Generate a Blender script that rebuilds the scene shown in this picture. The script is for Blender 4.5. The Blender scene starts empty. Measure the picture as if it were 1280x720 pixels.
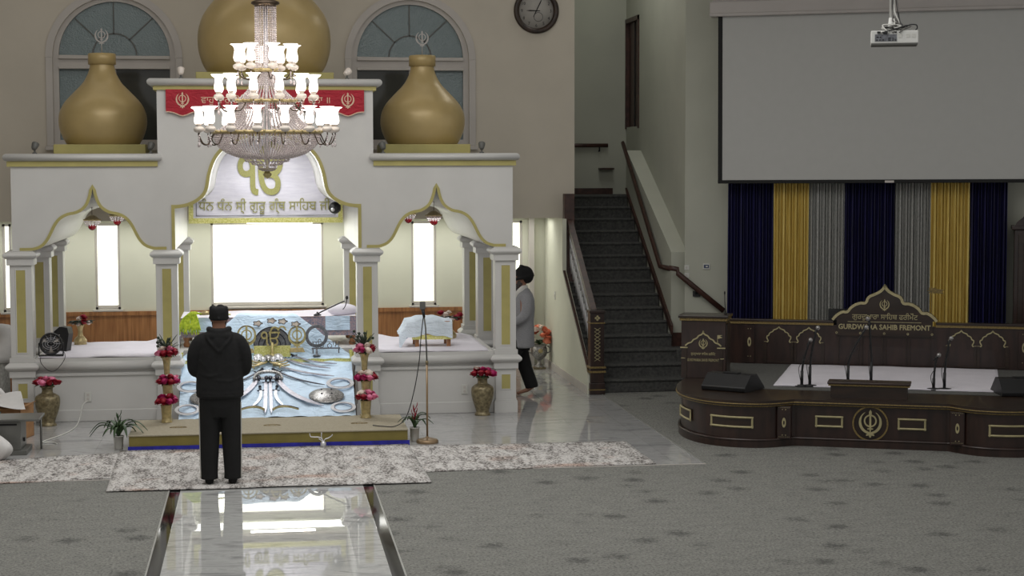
import bpy, bmesh, math, random
from mathutils import Vector, Matrix, geometry
random.seed(7)
PI = math.pi
C = bpy.context.scene.collection
SC = bpy.context.scene

# ------------------------------------------------------------------ materials
def lin(c):
    return tuple(((v/255.0)/12.92 if v/255.0 <= 0.04045 else ((v/255.0+0.055)/1.055)**2.4) for v in c) + (1.0,)

def mat(name, rgb, rough=0.5, metal=0.0, var=0.0, scale=8.0, rgb2=None, bump=0.0, bscale=None, spec=0.5,
        stretch=(1, 1, 1), trans=0.0, alpha=1.0, emit=None, estr=0.0, detail=4.0, contrast=(0.35, 0.65), coat=0.0, sheen=0.0):
    m = bpy.data.materials.new(name)
    m.use_nodes = True
    nt = m.node_tree
    b = nt.nodes['Principled BSDF']
    b.inputs['Base Color'].default_value = lin(rgb)
    b.inputs['Roughness'].default_value = rough
    b.inputs['Metallic'].default_value = metal
    b.inputs['Specular IOR Level'].default_value = spec
    b.inputs['Transmission Weight'].default_value = trans
    b.inputs['Alpha'].default_value = alpha
    b.inputs['Coat Weight'].default_value = coat
    b.inputs['Sheen Weight'].default_value = sheen
    if emit:
        b.inputs['Emission Color'].default_value = lin(emit)
        b.inputs['Emission Strength'].default_value = estr
    tc = nt.nodes.new('ShaderNodeTexCoord')
    mp = nt.nodes.new('ShaderNodeMapping')
    mp.inputs['Scale'].default_value = stretch
    nt.links.new(tc.outputs['Object'], mp.inputs['Vector'])
    nz = nt.nodes.new('ShaderNodeTexNoise')
    nz.inputs['Scale'].default_value = scale
    nz.inputs['Detail'].default_value = detail
    nt.links.new(mp.outputs['Vector'], nz.inputs['Vector'])
    c2 = rgb2 if rgb2 else tuple(max(0, v*(1-var)) for v in rgb)
    if rgb2 or var > 0:
        rp = nt.nodes.new('ShaderNodeValToRGB')
        rp.color_ramp.elements[0].position = contrast[0]
        rp.color_ramp.elements[1].position = contrast[1]
        rp.color_ramp.elements[0].color = lin(c2)
        rp.color_ramp.elements[1].color = lin(rgb)
        nt.links.new(nz.outputs['Fac'], rp.inputs['Fac'])
        nt.links.new(rp.outputs['Color'], b.inputs['Base Color'])
    if bump > 0:
        bp = nt.nodes.new('ShaderNodeBump')
        bp.inputs['Strength'].default_value = bump
        bp.inputs['Distance'].default_value = 0.01
        src = nz
        if bscale:
            src = nt.nodes.new('ShaderNodeTexNoise')
            src.inputs['Scale'].default_value = bscale
            src.inputs['Detail'].default_value = 3
            nt.links.new(mp.outputs['Vector'], src.inputs['Vector'])
        nt.links.new(src.outputs['Fac'], bp.inputs['Height'])
        nt.links.new(bp.outputs['Normal'], b.inputs['Normal'])
    return m

M = {}
M['paint'] = mat('white_paint', (205, 204, 201), 0.42, var=0.03, scale=2)
M['gold_paint'] = mat('gold_paint', (178, 168, 104), 0.5, var=0.06, scale=5)
M['dome'] = mat('dome_gold', (188, 165, 114), 0.34, metal=0.12, var=0.05, scale=3)
M['wall'] = mat('beige_wall', (206, 198, 184), 0.85, var=0.03, scale=1.5, bump=0.06, bscale=120)
M['wall_cool'] = mat('grey_green_wall', (182, 183, 170), 0.85, var=0.03, scale=1.5, bump=0.06, bscale=120)
M['wall_alcove'] = mat('pale_green_wall', (214, 214, 197), 0.8, var=0.03, scale=1.5)
M['ceiling'] = mat('ceiling_white', (205, 202, 196), 0.9, var=0.02)
M['oak'] = mat('oak', (170, 118, 72), 0.4, rgb2=(132, 86, 48), scale=3, stretch=(9, 9, 0.6), coat=0.2)
M['dark_wood'] = mat('mahogany', (52, 34, 28), 0.35, rgb2=(36, 23, 19), scale=3, stretch=(4, 4, 1), coat=0.25)
M['dark_wood2'] = mat('mahogany_panel', (48, 33, 23), 0.35, rgb2=(34, 23, 16), scale=3, stretch=(1, 1, 6), coat=0.2)
M['brown_rail'] = mat('brown_stained_wood', (74, 46, 38), 0.4, rgb2=(52, 32, 26), scale=4, stretch=(3, 3, 3))
M['stage_gold'] = mat('stage_gold', (176, 166, 126), 0.5, metal=0.1, var=0.1, scale=20)
M['stage_gold_dim'] = mat('stage_gold_rope', (150, 128, 78), 0.5, metal=0.3, var=0.35, scale=90)
M['navy'] = mat('navy_satin', (20, 18, 78), 0.6, rgb2=(11, 10, 44), scale=6, stretch=(6, 6, 0.4))
M['gold_cloth'] = mat('gold_satin', (230, 208, 126), 0.45, rgb2=(206, 180, 96), scale=7, stretch=(6, 6, 0.4), metal=0.1)
M['silver_cloth'] = mat('silver_satin', (186, 186, 182), 0.42, rgb2=(150, 150, 146), scale=30, stretch=(3, 3, 1), metal=0.1)
M['screen'] = mat('screen_fabric', (182, 182, 179), 0.9, var=0.01)
M['black_border'] = mat('black_border', (22, 22, 22), 0.8, var=0.1)
M['valance'] = mat('valance_metal', (176, 170, 166), 0.5, var=0.04, scale=2)
M['black_plastic'] = mat('black_plastic', (24, 24, 26), 0.45, var=0.2, scale=30)
M['speaker_grey'] = mat('speaker_grille', (46, 47, 50), 0.6, rgb2=(30, 31, 33), scale=160, bump=0.3)
M['chrome'] = mat('chrome', (226, 226, 230), 0.3, metal=0.55, var=0.05, scale=12)
M['silver'] = mat('engraved_silver', (186, 184, 182), 0.3, metal=0.6, rgb2=(112, 110, 108), scale=60, bump=0.4)
M['steel'] = mat('blade_steel', (176, 174, 184), 0.3, metal=0.5, var=0.15, scale=15)
M['dark_steel'] = mat('dark_steel', (74, 74, 84), 0.3, metal=0.9, var=0.3, scale=15)
M['brass'] = mat('brass', (196, 178, 130), 0.3, metal=0.5, var=0.15, scale=25)
M['brass_dark'] = mat('antique_brass', (150, 138, 106), 0.4, metal=0.4, rgb2=(104, 94, 70), scale=28, bump=0.35)
M['emblem_gold'] = mat('emblem_gold', (196, 184, 126), 0.4, metal=0.2, rgb2=(164, 150, 98), scale=40, bump=0.2)
M['emblem_grey'] = mat('emblem_grey', (130, 132, 138), 0.45, metal=0.4, var=0.25, scale=40)
M['sheet'] = mat('white_sheet', (226, 222, 230), 0.85, var=0.03, scale=3, bump=0.25, bscale=7)
M['white_cloth'] = mat('white_cloth', (214, 212, 210), 0.9, var=0.05, scale=6, bump=0.3, bscale=12)
M['stage_carpet'] = mat('stage_carpet', (98, 98, 94), 0.95, rgb2=(76, 76, 74), scale=40)
M['stair_carpet'] = mat('stair_carpet', (82, 82, 79), 0.97, rgb2=(54, 54, 54), scale=26, contrast=(0.3, 0.7), bump=0.2, bscale=200)
M['green_whisk'] = mat('yellow_green_fibre', (208, 224, 70), 0.7, rgb2=(150, 180, 30), scale=30)
M['black_cloth'] = mat('black_fleece', (20, 20, 21), 0.9, rgb2=(13, 13, 14), scale=25, bump=0.3, bscale=14)
M['black_cap'] = mat('black_turban_cloth', (16, 16, 17), 0.85, rgb2=(9, 9, 10), scale=30, bump=0.3, bscale=20)
M['black_trouser'] = mat('black_trousers', (15, 15, 16), 0.88, rgb2=(10, 10, 10), scale=20, bump=0.2, bscale=10)
M['stripe'] = mat('white_stripe', (180, 178, 172), 0.8, var=0.05)
M['skin'] = mat('skin', (150, 108, 86), 0.55, rgb2=(134, 94, 74), scale=14)
M['beard'] = mat('grey_beard', (96, 88, 84), 0.9, rgb2=(60, 54, 52), scale=60, bump=0.4)
M['eye'] = mat('dark_eye', (30, 24, 22), 0.3, var=0.1)
M['lips'] = mat('lips', (130, 82, 74), 0.5, var=0.1)
M['blazer'] = mat('grey_wool', (158, 158, 160), 0.9, rgb2=(140, 140, 144), scale=120, bump=0.2)
M['white_scarf'] = mat('white_scarf', (224, 222, 216), 0.9, var=0.05, bump=0.3, bscale=20)
M['leaf'] = mat('leaf_green', (66, 92, 54), 0.5, rgb2=(40, 62, 34), scale=12)
M['leaf_dark'] = mat('dark_leaf', (52, 66, 46), 0.55, rgb2=(30, 40, 28), scale=20)
M['red_flower'] = mat('crimson_petals', (168, 10, 44), 0.6, rgb2=(108, 4, 26), scale=30)
M['magenta_flower'] = mat('magenta_petals', (190, 26, 104), 0.6, rgb2=(130, 10, 66), scale=30)
M['pink_flower'] = mat('pink_petals', (236, 150, 178), 0.6, rgb2=(208, 104, 144), scale=30)
M['white_flower'] = mat('cream_petals', (238, 228, 218), 0.6, rgb2=(214, 196, 184), scale=30)
M['peach_flower'] = mat('peach_petals', (240, 158, 124), 0.6, rgb2=(222, 116, 88), scale=30)
M['pot_white'] = mat('white_pot', (208, 206, 200), 0.4, var=0.03)
M['cardboard'] = mat('cardboard', (168, 128, 88), 0.85, rgb2=(150, 110, 72), scale=10)
M['paper_blue'] = mat('pale_blue_print', (150, 190, 196), 0.6, rgb2=(210, 220, 220), scale=14)
M['grey_box'] = mat('grey_steel_box', (122, 122, 118), 0.3, metal=0.6, var=0.1, scale=3)
M['step_top'] = mat('taupe_carpet', (160, 152, 132), 0.9, rgb2=(146, 138, 118), scale=60)
M['step_front'] = mat('olive_gold_paint', (132, 120, 58), 0.6, rgb2=(118, 106, 50), scale=4)
M['blue_cloth'] = mat('royal_blue_cloth', (34, 34, 150), 0.8, rgb2=(24, 24, 120), scale=12)
M['clock_face'] = mat('clock_face', (168, 164, 158), 0.6, var=0.03)
M['clock_wood'] = mat('clock_frame', (62, 46, 36), 0.4, rgb2=(40, 30, 24), scale=12)
M['black_print'] = mat('black_print', (24, 22, 22), 0.7, var=0.1)
M['frame'] = mat('window_frame_paint', (196, 190, 184), 0.5, var=0.03, scale=3)
M['edge_strip'] = mat('stone_edge', (150, 150, 146), 0.3, var=0.05)
M['finial'] = mat('frosted_metal', (176, 172, 168), 0.5, metal=0.3, var=0.05)
M['plate'] = mat('switch_plate', (206, 206, 200), 0.5, var=0.02)
M['lcd'] = mat('thermostat_display', (60, 72, 104), 0.3, var=0.2, scale=20)
M['projector'] = mat('projector_case', (220, 220, 216), 0.45, var=0.03)
M['dark_grey'] = mat('dark_grey_plastic', (96, 96, 92), 0.5, var=0.05)
M['cable_grey'] = mat('grey_cable', (120, 118, 114), 0.5, var=0.2, scale=30)
M['cable_white'] = mat('white_cable', (214, 214, 208), 0.5, var=0.05)
M['crystal'] = mat('crystal_beads', (236, 226, 226), 0.2, rgb2=(176, 164, 164), scale=90, contrast=(0.4, 0.6), spec=0.9)
M['porcelain'] = mat('porcelain', (224, 214, 204), 0.25, var=0.04)
M['bronze_pole'] = mat('bronze_pole', (158, 134, 104), 0.35, metal=0.5, var=0.1)
M['arm_bronze'] = mat('dark_bronze', (92, 78, 64), 0.35, metal=0.7, var=0.2)
M['shade'] = mat('lit_glass_shade', (255, 250, 244), 0.3, emit=(255, 247, 238), estr=2.6)
M['led'] = mat('led_strip', (255, 255, 255), 0.5, emit=(255, 252, 244), estr=14.0)
M['gold_text'] = mat('gold_embroidery', (166, 164, 100), 0.5, rgb2=(146, 144, 84), scale=80, bump=0.2)
M['gold_border'] = mat('gold_brocade', (196, 194, 96), 0.5, rgb2=(232, 228, 160), scale=60, bump=0.3)
M['banner_white'] = mat('white_satin', (228, 226, 236), 0.5, rgb2=(216, 214, 226), scale=4, stretch=(1, 1, 6), bump=0.3, bscale=5)
M['banner_trim'] = mat('cream_thread', (226, 200, 176), 0.7, rgb2=(200, 166, 140), scale=60)
M['bulb'] = mat('lit_candle_bulb', (255, 240, 200), 0.4, emit=(255, 236, 196), estr=4.0)
M['red_glass'] = mat('red_glass', (150, 16, 30), 0.2, var=0.2, scale=30)
M['throne_rug'] = mat('patterned_mat', (176, 150, 150), 0.9, rgb2=(110, 120, 140), scale=60)
M['granite'] = mat('black_granite', (14, 14, 16), 0.05, rgb2=(30, 30, 32), scale=120, spec=0.35)
M['window_blind'] = mat('daylit_blind', (255, 255, 250), 0.9, emit=(252, 255, 236), estr=2.6)
M['window_blind_side'] = mat('daylit_side_blind', (255, 255, 250), 0.9, emit=(250, 255, 228), estr=1.5)

def ramp_mat(name, build):
    m = bpy.data.materials.new(name)
    m.use_nodes = True
    nt = m.node_tree
    build(nt, nt.nodes['Principled BSDF'])
    return m

def node(nt, typ, **kw):
    n = nt.nodes.new(typ)
    for k, v in kw.items():
        if k in n.inputs:
            n.inputs[k].default_value = v
        else:
            setattr(n, k, v)
    return n

def ramp(nt, stops):
    r = nt.nodes.new('ShaderNodeValToRGB')
    els = r.color_ramp.elements
    while len(els) < len(stops):
        els.new(0.5)
    for e, (p, c) in zip(els, stops):
        e.position = p
        e.color = lin(c)
    return r

def coords(nt, scale=(1, 1, 1), rot=(0, 0, 0)):
    tc = nt.nodes.new('ShaderNodeTexCoord')
    mp = nt.nodes.new('ShaderNodeMapping')
    mp.inputs['Scale'].default_value = scale
    mp.inputs['Rotation'].default_value = rot
    nt.links.new(tc.outputs['Object'], mp.inputs['Vector'])
    return mp.outputs['Vector']

def marble(nt, b, base, vein, rough, tile=0.0, grout=(110, 110, 108), streak=0.35, spec=0.6):
    L = nt.links
    v = coords(nt)
    n1 = node(nt, 'ShaderNodeTexNoise', Scale=1.7, Detail=8.0, Roughness=0.62, Distortion=1.6)
    v2 = coords(nt, (1, 3.2, 1), (0, 0, 0.5))
    L.new(v2, n1.inputs['Vector'])
    r1 = ramp(nt, [(0.34, vein), (0.52, base), (0.58, tuple(int(c*0.94) for c in base)), (0.75, base)])
    L.new(n1.outputs['Fac'], r1.inputs['Fac'])
    out = r1.outputs['Color']
    n2 = node(nt, 'ShaderNodeTexNoise', Scale=40.0, Detail=4.0)
    v3 = coords(nt, (0.5, 4, 1))
    L.new(v3, n2.inputs['Vector'])
    mx = nt.nodes.new('ShaderNodeMixRGB')
    mx.blend_type = 'MULTIPLY'
    mx.inputs['Fac'].default_value = streak
    L.new(out, mx.inputs['Color1'])
    L.new(n2.outputs['Fac'], mx.inputs['Color2'])
    out = mx.outputs['Color']
    if tile:
        br = nt.nodes.new('ShaderNodeTexBrick')
        br.offset = 0.0
        br.inputs['Scale'].default_value = 1.0
        br.inputs['Brick Width'].default_value = tile
        br.inputs['Row Height'].default_value = tile
        br.inputs['Mortar Size'].default_value = 0.002
        br.inputs['Color1'].default_value = (1, 1, 1, 1)
        br.inputs['Color2'].default_value = (0.93, 0.93, 0.93, 1)
        br.inputs['Mortar'].default_value = lin(grout)
        L.new(v, br.inputs['Vector'])
        m2 = nt.nodes.new('ShaderNodeMixRGB')
        m2.blend_type = 'MULTIPLY'
        m2.inputs['Fac'].default_value = 1.0
        L.new(out, m2.inputs['Color1'])
        L.new(br.outputs['Color'], m2.inputs['Color2'])
        out = m2.outputs['Color']
    L.new(out, b.inputs['Base Color'])
    b.inputs['Roughness'].default_value = rough
    b.inputs['Specular IOR Level'].default_value = spec

M['marble'] = ramp_mat('grey_marble', lambda nt, b: marble(nt, b, (198, 198, 197), (160, 160, 162), 0.035, 0.61, (215, 215, 215)))
M['aisle'] = ramp_mat('white_polished_marble', lambda nt, b: marble(nt, b, (196, 197, 195), (156, 156, 156), 0.012, streak=0.14, spec=0.85))

def carpet(nt, b):
    L = nt.links
    n1 = node(nt, 'ShaderNodeTexNoise', Scale=3.0, Detail=8.0, Roughness=0.75)
    L.new(coords(nt, (1.5, 3.0, 1)), n1.inputs['Vector'])
    r1 = ramp(nt, [(0.28, (120, 120, 117)), (0.5, (136, 136, 131)), (0.75, (144, 144, 139))])
    L.new(n1.outputs['Fac'], r1.inputs['Fac'])
    vo = node(nt, 'ShaderNodeTexVoronoi', Scale=1.0, Randomness=0.7)
    L.new(coords(nt, (2.3, 2.3, 1)), vo.inputs['Vector'])
    n3 = node(nt, 'ShaderNodeTexNoise', Scale=15.0, Detail=8.0, Roughness=0.85)
    L.new(coords(nt, (1, 1, 1)), n3.inputs['Vector'])
    ad = nt.nodes.new('ShaderNodeMath')
    ad.operation = 'MULTIPLY_ADD'
    ad.inputs[1].default_value = 1.3
    L.new(n3.outputs['Fac'], ad.inputs[0])
    L.new(vo.outputs['Distance'], ad.inputs[2])
    r2 = ramp(nt, [(0.74, (192, 192, 194)), (0.98, (255, 255, 255)), (1.0, (255, 255, 255))])
    L.new(ad.outputs[0], r2.inputs['Fac'])
    n2 = node(nt, 'ShaderNodeTexNoise', Scale=42.0, Detail=5.0, Roughness=0.75)
    L.new(coords(nt, (1, 1, 1)), n2.inputs['Vector'])
    r3 = ramp(nt, [(0.34, (158, 158, 158)), (0.55, (255, 255, 255))])
    L.new(n2.outputs['Fac'], r3.inputs['Fac'])
    m1 = node(nt, 'ShaderNodeMixRGB', blend_type='MULTIPLY'); m1.inputs['Fac'].default_value = 1
    L.new(r1.outputs['Color'], m1.inputs['Color1']); L.new(r2.outputs['Color'], m1.inputs['Color2'])
    m2 = node(nt, 'ShaderNodeMixRGB', blend_type='MULTIPLY'); m2.inputs['Fac'].default_value = 1
    L.new(m1.outputs['Color'], m2.inputs['Color1']); L.new(r3.outputs['Color'], m2.inputs['Color2'])
    L.new(m2.outputs['Color'], b.inputs['Base Color'])
    b.inputs['Roughness'].default_value = 0.97
    b.inputs['Specular IOR Level'].default_value = 0.1
    bp = node(nt, 'ShaderNodeBump', Strength=0.4, Distance=0.01)
    L.new(n2.outputs['Fac'], bp.inputs['Height'])
    L.new(bp.outputs['Normal'], b.inputs['Normal'])
M['carpet'] = ramp_mat('grey_carpet', carpet)

def distressed(nt, b):
    L = nt.links
    n1 = node(nt, 'ShaderNodeTexNoise', Scale=2.4, Detail=10.0, Roughness=0.78, Distortion=0.2)
    L.new(coords(nt, (2.6, 0.9, 1)), n1.inputs['Vector'])
    n2 = node(nt, 'ShaderNodeTexNoise', Scale=46.0, Detail=3.0, Roughness=0.6)
    L.new(coords(nt, (1.0, 0.8, 1)), n2.inputs['Vector'])
    ad = nt.nodes.new('ShaderNodeMath'); ad.operation = 'MULTIPLY_ADD'; ad.inputs[1].default_value = 0.9
    L.new(n2.outputs['Fac'], ad.inputs[0]); L.new(n1.outputs['Fac'], ad.inputs[2])
    r = ramp(nt, [(0.78, (88, 84, 82)), (0.88, (132, 127, 123)), (0.96, (184, 181, 178)), (1.0, (204, 201, 198))])
    L.new(ad.outputs[0], r.inputs['Fac'])
    n3 = node(nt, 'ShaderNodeTexNoise', Scale=1.3, Detail=5.0)
    L.new(coords(nt, (1, 1.5, 1), (0, 0, 1)), n3.inputs['Vector'])
    r3 = ramp(nt, [(0.56, (255, 255, 255)), (0.72, (238, 212, 200))])
    L.new(n3.outputs['Fac'], r3.inputs['Fac'])
    m1 = node(nt, 'ShaderNodeMixRGB', blend_type='MULTIPLY'); m1.inputs['Fac'].default_value = 1
    L.new(r.outputs['Color'], m1.inputs['Color1']); L.new(r3.outputs['Color'], m1.inputs['Color2'])
    L.new(m1.outputs['Color'], b.inputs['Base Color'])
    b.inputs['Roughness'].default_value = 0.95
M['rug'] = ramp_mat('distressed_rug', distressed)

def printed(base, spot, trim=None):
    def f(nt, b):
        L = nt.links
        v = coords(nt, (1, 1, 1))
        vo = node(nt, 'ShaderNodeTexVoronoi', Scale=7.0, Randomness=0.5)
        L.new(v, vo.inputs['Vector'])
        nz = node(nt, 'ShaderNodeTexNoise', Scale=70.0, Detail=2.0)
        L.new(v, nz.inputs['Vector'])
        ad = nt.nodes.new('ShaderNodeMath'); ad.operation = 'MULTIPLY_ADD'; ad.inputs[1].default_value = 0.5
        L.new(nz.outputs['Fac'], ad.inputs[0]); L.new(vo.outputs['Distance'], ad.inputs[2])
        r = ramp(nt, [(0.26, spot), (0.30, base), (0.6, base), (1.0, tuple(min(255, int(c*1.05)) for c in base))])
        L.new(ad.outputs[0], r.inputs['Fac'])
        L.new(r.outputs['Color'], b.inputs['Base Color'])
        b.inputs['Roughness'].default_value = 0.7
        n2 = node(nt, 'ShaderNodeTexNoise', Scale=6.0, Detail=3.0, Distortion=1.5)
        L.new(coords(nt, (1, 1.4, 2.2), (0.3, 0, 0.4)), n2.inputs['Vector'])
        bp = node(nt, 'ShaderNodeBump', Strength=0.55, Distance=0.05)
        L.new(n2.outputs['Fac'], bp.inputs['Height'])
        L.new(bp.outputs['Normal'], b.inputs['Normal'])
    return f
M['blue_print'] = ramp_mat('pale_blue_printed_cloth', printed((198, 219, 238), (128, 148, 180)))
M['blue_print2'] = ramp_mat('pale_blue_dotted_cloth', printed((206, 217, 226), (160, 176, 200)))
M['red_banner'] = ramp_mat('red_banner_cloth', printed((162, 26, 44), (226, 150, 150)))

def obscure_glass(nt, b):
    L = nt.links
    v = coords(nt, (1, 1, 1))
    nz = node(nt, 'ShaderNodeTexNoise', Scale=55.0, Detail=2.0)
    L.new(v, nz.inputs['Vector'])
    bp = node(nt, 'ShaderNodeBump', Strength=0.4, Distance=0.02)
    L.new(nz.outputs['Fac'], bp.inputs['Height'])
    L.new(bp.outputs['Normal'], b.inputs['Normal'])
    b.inputs['Base Color'].default_value = lin((112, 128, 130))
    b.inputs['Roughness'].default_value = 0.16
    b.inputs['Specular IOR Level'].default_value = 0.8
M['night_glass'] = ramp_mat('obscure_glass', obscure_glass)
M['clear_night_glass'] = mat('dark_window_glass', (62, 64, 62), 0.08, rgb2=(74, 74, 70), scale=1.5, spec=0.5)

# ------------------------------------------------------------------ geometry helper
class MB:
    def __init__(s):
        s.v = []; s.f = []; s.sm = []
    def add(s, vs, fs, smooth=False, T=None):
        o = len(s.v)
        s.v += [tuple(T @ Vector(p)) if T is not None else tuple(p) for p in vs]
        for f in fs:
            s.f.append(tuple(i+o for i in f)); s.sm.append(smooth)
        return s
    def box(s, a, b, T=None):
        x0, y0, z0 = a; x1, y1, z1 = b
        vs = [(x0,y0,z0),(x1,y0,z0),(x1,y1,z0),(x0,y1,z0),(x0,y0,z1),(x1,y0,z1),(x1,y1,z1),(x0,y1,z1)]
        return s.add(vs, [(0,3,2,1),(4,5,6,7),(0,1,5,4),(1,2,6,5),(2,3,7,6),(3,0,4,7)], False, T)
    def cbox(s, c, d, T=None):
        return s.box(tuple(c[i]-d[i]/2 for i in range(3)), tuple(c[i]+d[i]/2 for i in range(3)), T)
    def lathe(s, prof, c=(0,0,0), seg=32, T=None, smooth=True, wob=None, cap=True):
        vs = []; fs = []
        n = len(prof)
        for i, (r, z) in enumerate(prof):
            for k in range(seg):
                a = 2*PI*k/seg
                rr = r*(1+(wob(a, z) if wob else 0))
                vs.append((c[0]+rr*math.cos(a), c[1]+rr*math.sin(a), c[2]+z))
        for i in range(n-1):
            for k in range(seg):
                k2 = (k+1) % seg
                fs.append((i*seg+k, i*seg+k2, (i+1)*seg+k2, (i+1)*seg+k))
        s.add(vs, fs, smooth, T)
        o = len(s.v)-len(vs)
        if cap and prof[0][0] > 1e-5: s.f.append(tuple(o+k for k in reversed(range(seg)))); s.sm.append(False)
        if cap and prof[-1][0] > 1e-5: s.f.append(tuple(o+(n-1)*seg+k for k in range(seg))); s.sm.append(False)
        return s
    def sphere(s, c, r, seg=16, rings=10, T=None):
        if not isinstance(r, (tuple, list)): r = (r, r, r)
        vs = []; fs = []
        for i in range(rings+1):
            t = PI*i/rings
            for k in range(seg):
                a = 2*PI*k/seg
                vs.append((c[0]+r[0]*math.sin(t)*math.cos(a), c[1]+r[1]*math.sin(t)*math.sin(a), c[2]-r[2]*math.cos(t)))
        for i in range(rings):
            for k in range(seg):
                k2 = (k+1) % seg
                fs.append((i*seg+k, i*seg+k2, (i+1)*seg+k2, (i+1)*seg+k))
        return s.add(vs, fs, True, T)
    def tube(s, path, r, seg=8, T=None, flat=1.0, closed=False):
        P = [Vector(p) for p in path]
        n = len(P)
        rs = r if isinstance(r, (list, tuple)) else [r]*n
        vs = []; fs = []
        up = None
        for i in range(n):
            if closed: t = (P[(i+1) % n]-P[i-1])
            else: t = (P[min(i+1, n-1)]-P[max(i-1, 0)])
            if t.length < 1e-9: t = Vector((0, 0, 1))
            t.normalize()
            if up is None:
                up = Vector((0, 0, 1)) if abs(t.z) < 0.9 else Vector((1, 0, 0))
            side = t.cross(up)
            if side.length < 1e-6: side = t.orthogonal()
            side.normalize()
            up = side.cross(t).normalized()
            for k in range(seg):
                a = 2*PI*k/seg
                vs.append(tuple(P[i]+side*(rs[i]*math.cos(a))+up*(rs[i]*flat*math.sin(a))))
        m = n if closed else n-1
        for i in range(m):
            j = (i+1) % n
            for k in range(seg):
                k2 = (k+1) % seg
                fs.append((i*seg+k, i*seg+k2, j*seg+k2, j*seg+k))
        if not closed:
            fs.append(tuple(reversed(range(seg)))); fs.append(tuple((n-1)*seg+k for k in range(seg)))
        return s.add(vs, fs, True, T)
    def loft(s, rings, seg=20, T=None):
        # rings: (cx, cy, cz, rx, ry)
        vs = []; fs = []
        for cx, cy, cz, rx, ry in rings:
            for k in range(seg):
                a = 2*PI*k/seg
                vs.append((cx+rx*math.cos(a), cy+ry*math.sin(a), cz))
        n = len(rings)
        for i in range(n-1):
            for k in range(seg):
                k2 = (k+1) % seg
                fs.append((i*seg+k, i*seg+k2, (i+1)*seg+k2, (i+1)*seg+k))
        fs.append(tuple(reversed(range(seg)))); fs.append(tuple((n-1)*seg+k for k in range(seg)))
        return s.add(vs, fs, True, T)
    def grid(s, fn, nu, nv, T=None, smooth=True):
        vs = [fn(i/nu, j/nv) for j in range(nv+1) for i in range(nu+1)]
        fs = [(j*(nu+1)+i, j*(nu+1)+i+1, (j+1)*(nu+1)+i+1, (j+1)*(nu+1)+i) for j in range(nv) for i in range(nu)]
        return s.add(vs, fs, smooth, T)
    def region(s, loops, d0, d1, T=None):
        """closed 2-D loops (non-zero winding) extruded along local y from d0 (front) to d1; 2-D (x, z)"""
        V2, tris, loops = fill(loops)
        n = len(V2)
        vs = [(x, d0, z) for x, z in V2]+[(x, d1, z) for x, z in V2]
        fs = [(a, b, c) for a, b, c in tris]+[(c+n, b+n, a+n) for a, b, c in tris]
        s.add(vs, fs, False, T)
        for L in loops:
            m = len(L)
            vs = [(x, d0, z) for x, z in L]+[(x, d1, z) for x, z in L]
            s.add(vs, [(i, i+m, (i+1) % m+m, (i+1) % m) for i in range(m)], False, T)
        return s
    def band(s, pts, w, d0, d1, T=None, closed=False):
        """a flat moulding of width w along a 2-D (x, z) polyline, offset to its left side, extruded in y"""
        n = len(pts)
        off = []
        for i in range(n):
            if closed: a, b = pts[i-1], pts[(i+1) % n]
            else: a, b = pts[max(i-1, 0)], pts[min(i+1, n-1)]
            tx, tz = b[0]-a[0], b[1]-a[1]
            l = math.hypot(tx, tz) or 1
            ww = w[i] if isinstance(w, list) else w
            off.append((pts[i][0]-tz/l*ww, pts[i][1]+tx/l*ww))
        m = n if closed else n-1
        for i in range(m):
            j = (i+1) % n
            q = [pts[i], pts[j], off[j], off[i]]
            vs = [(x, d0, z) for x, z in q]+[(x, d1, z) for x, z in q]
            s.add(vs, [(0,1,2,3),(7,6,5,4),(0,4,5,1),(1,5,6,2),(2,6,7,3),(3,7,4,0)], False, T)
        return s
    def build(s, name, m, parent=None, loc=None, rotz=0.0, bevel=0.0, fix=True):
        me = bpy.data.meshes.new(name)
        me.from_pydata(s.v, [], s.f)
        me.polygons.foreach_set('use_smooth', s.sm)
        me.materials.append(m)
        me.update()
        if fix:
            bm = bmesh.new(); bm.from_mesh(me)
            bmesh.ops.recalc_face_normals(bm, faces=bm.faces)
            bm.to_mesh(me); bm.free()
        o = bpy.data.objects.new(name, me)
        C.objects.link(o)
        if parent is not None: o.parent = parent
        if loc is not None: o.location = loc
        o.rotation_euler = (0, 0, rotz)
        if bevel:
            bv = o.modifiers.new('bevel', 'BEVEL')
            bv.width = bevel; bv.segments = 2; bv.limit_method = 'ANGLE'; bv.angle_limit = 0.7
        return o

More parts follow.
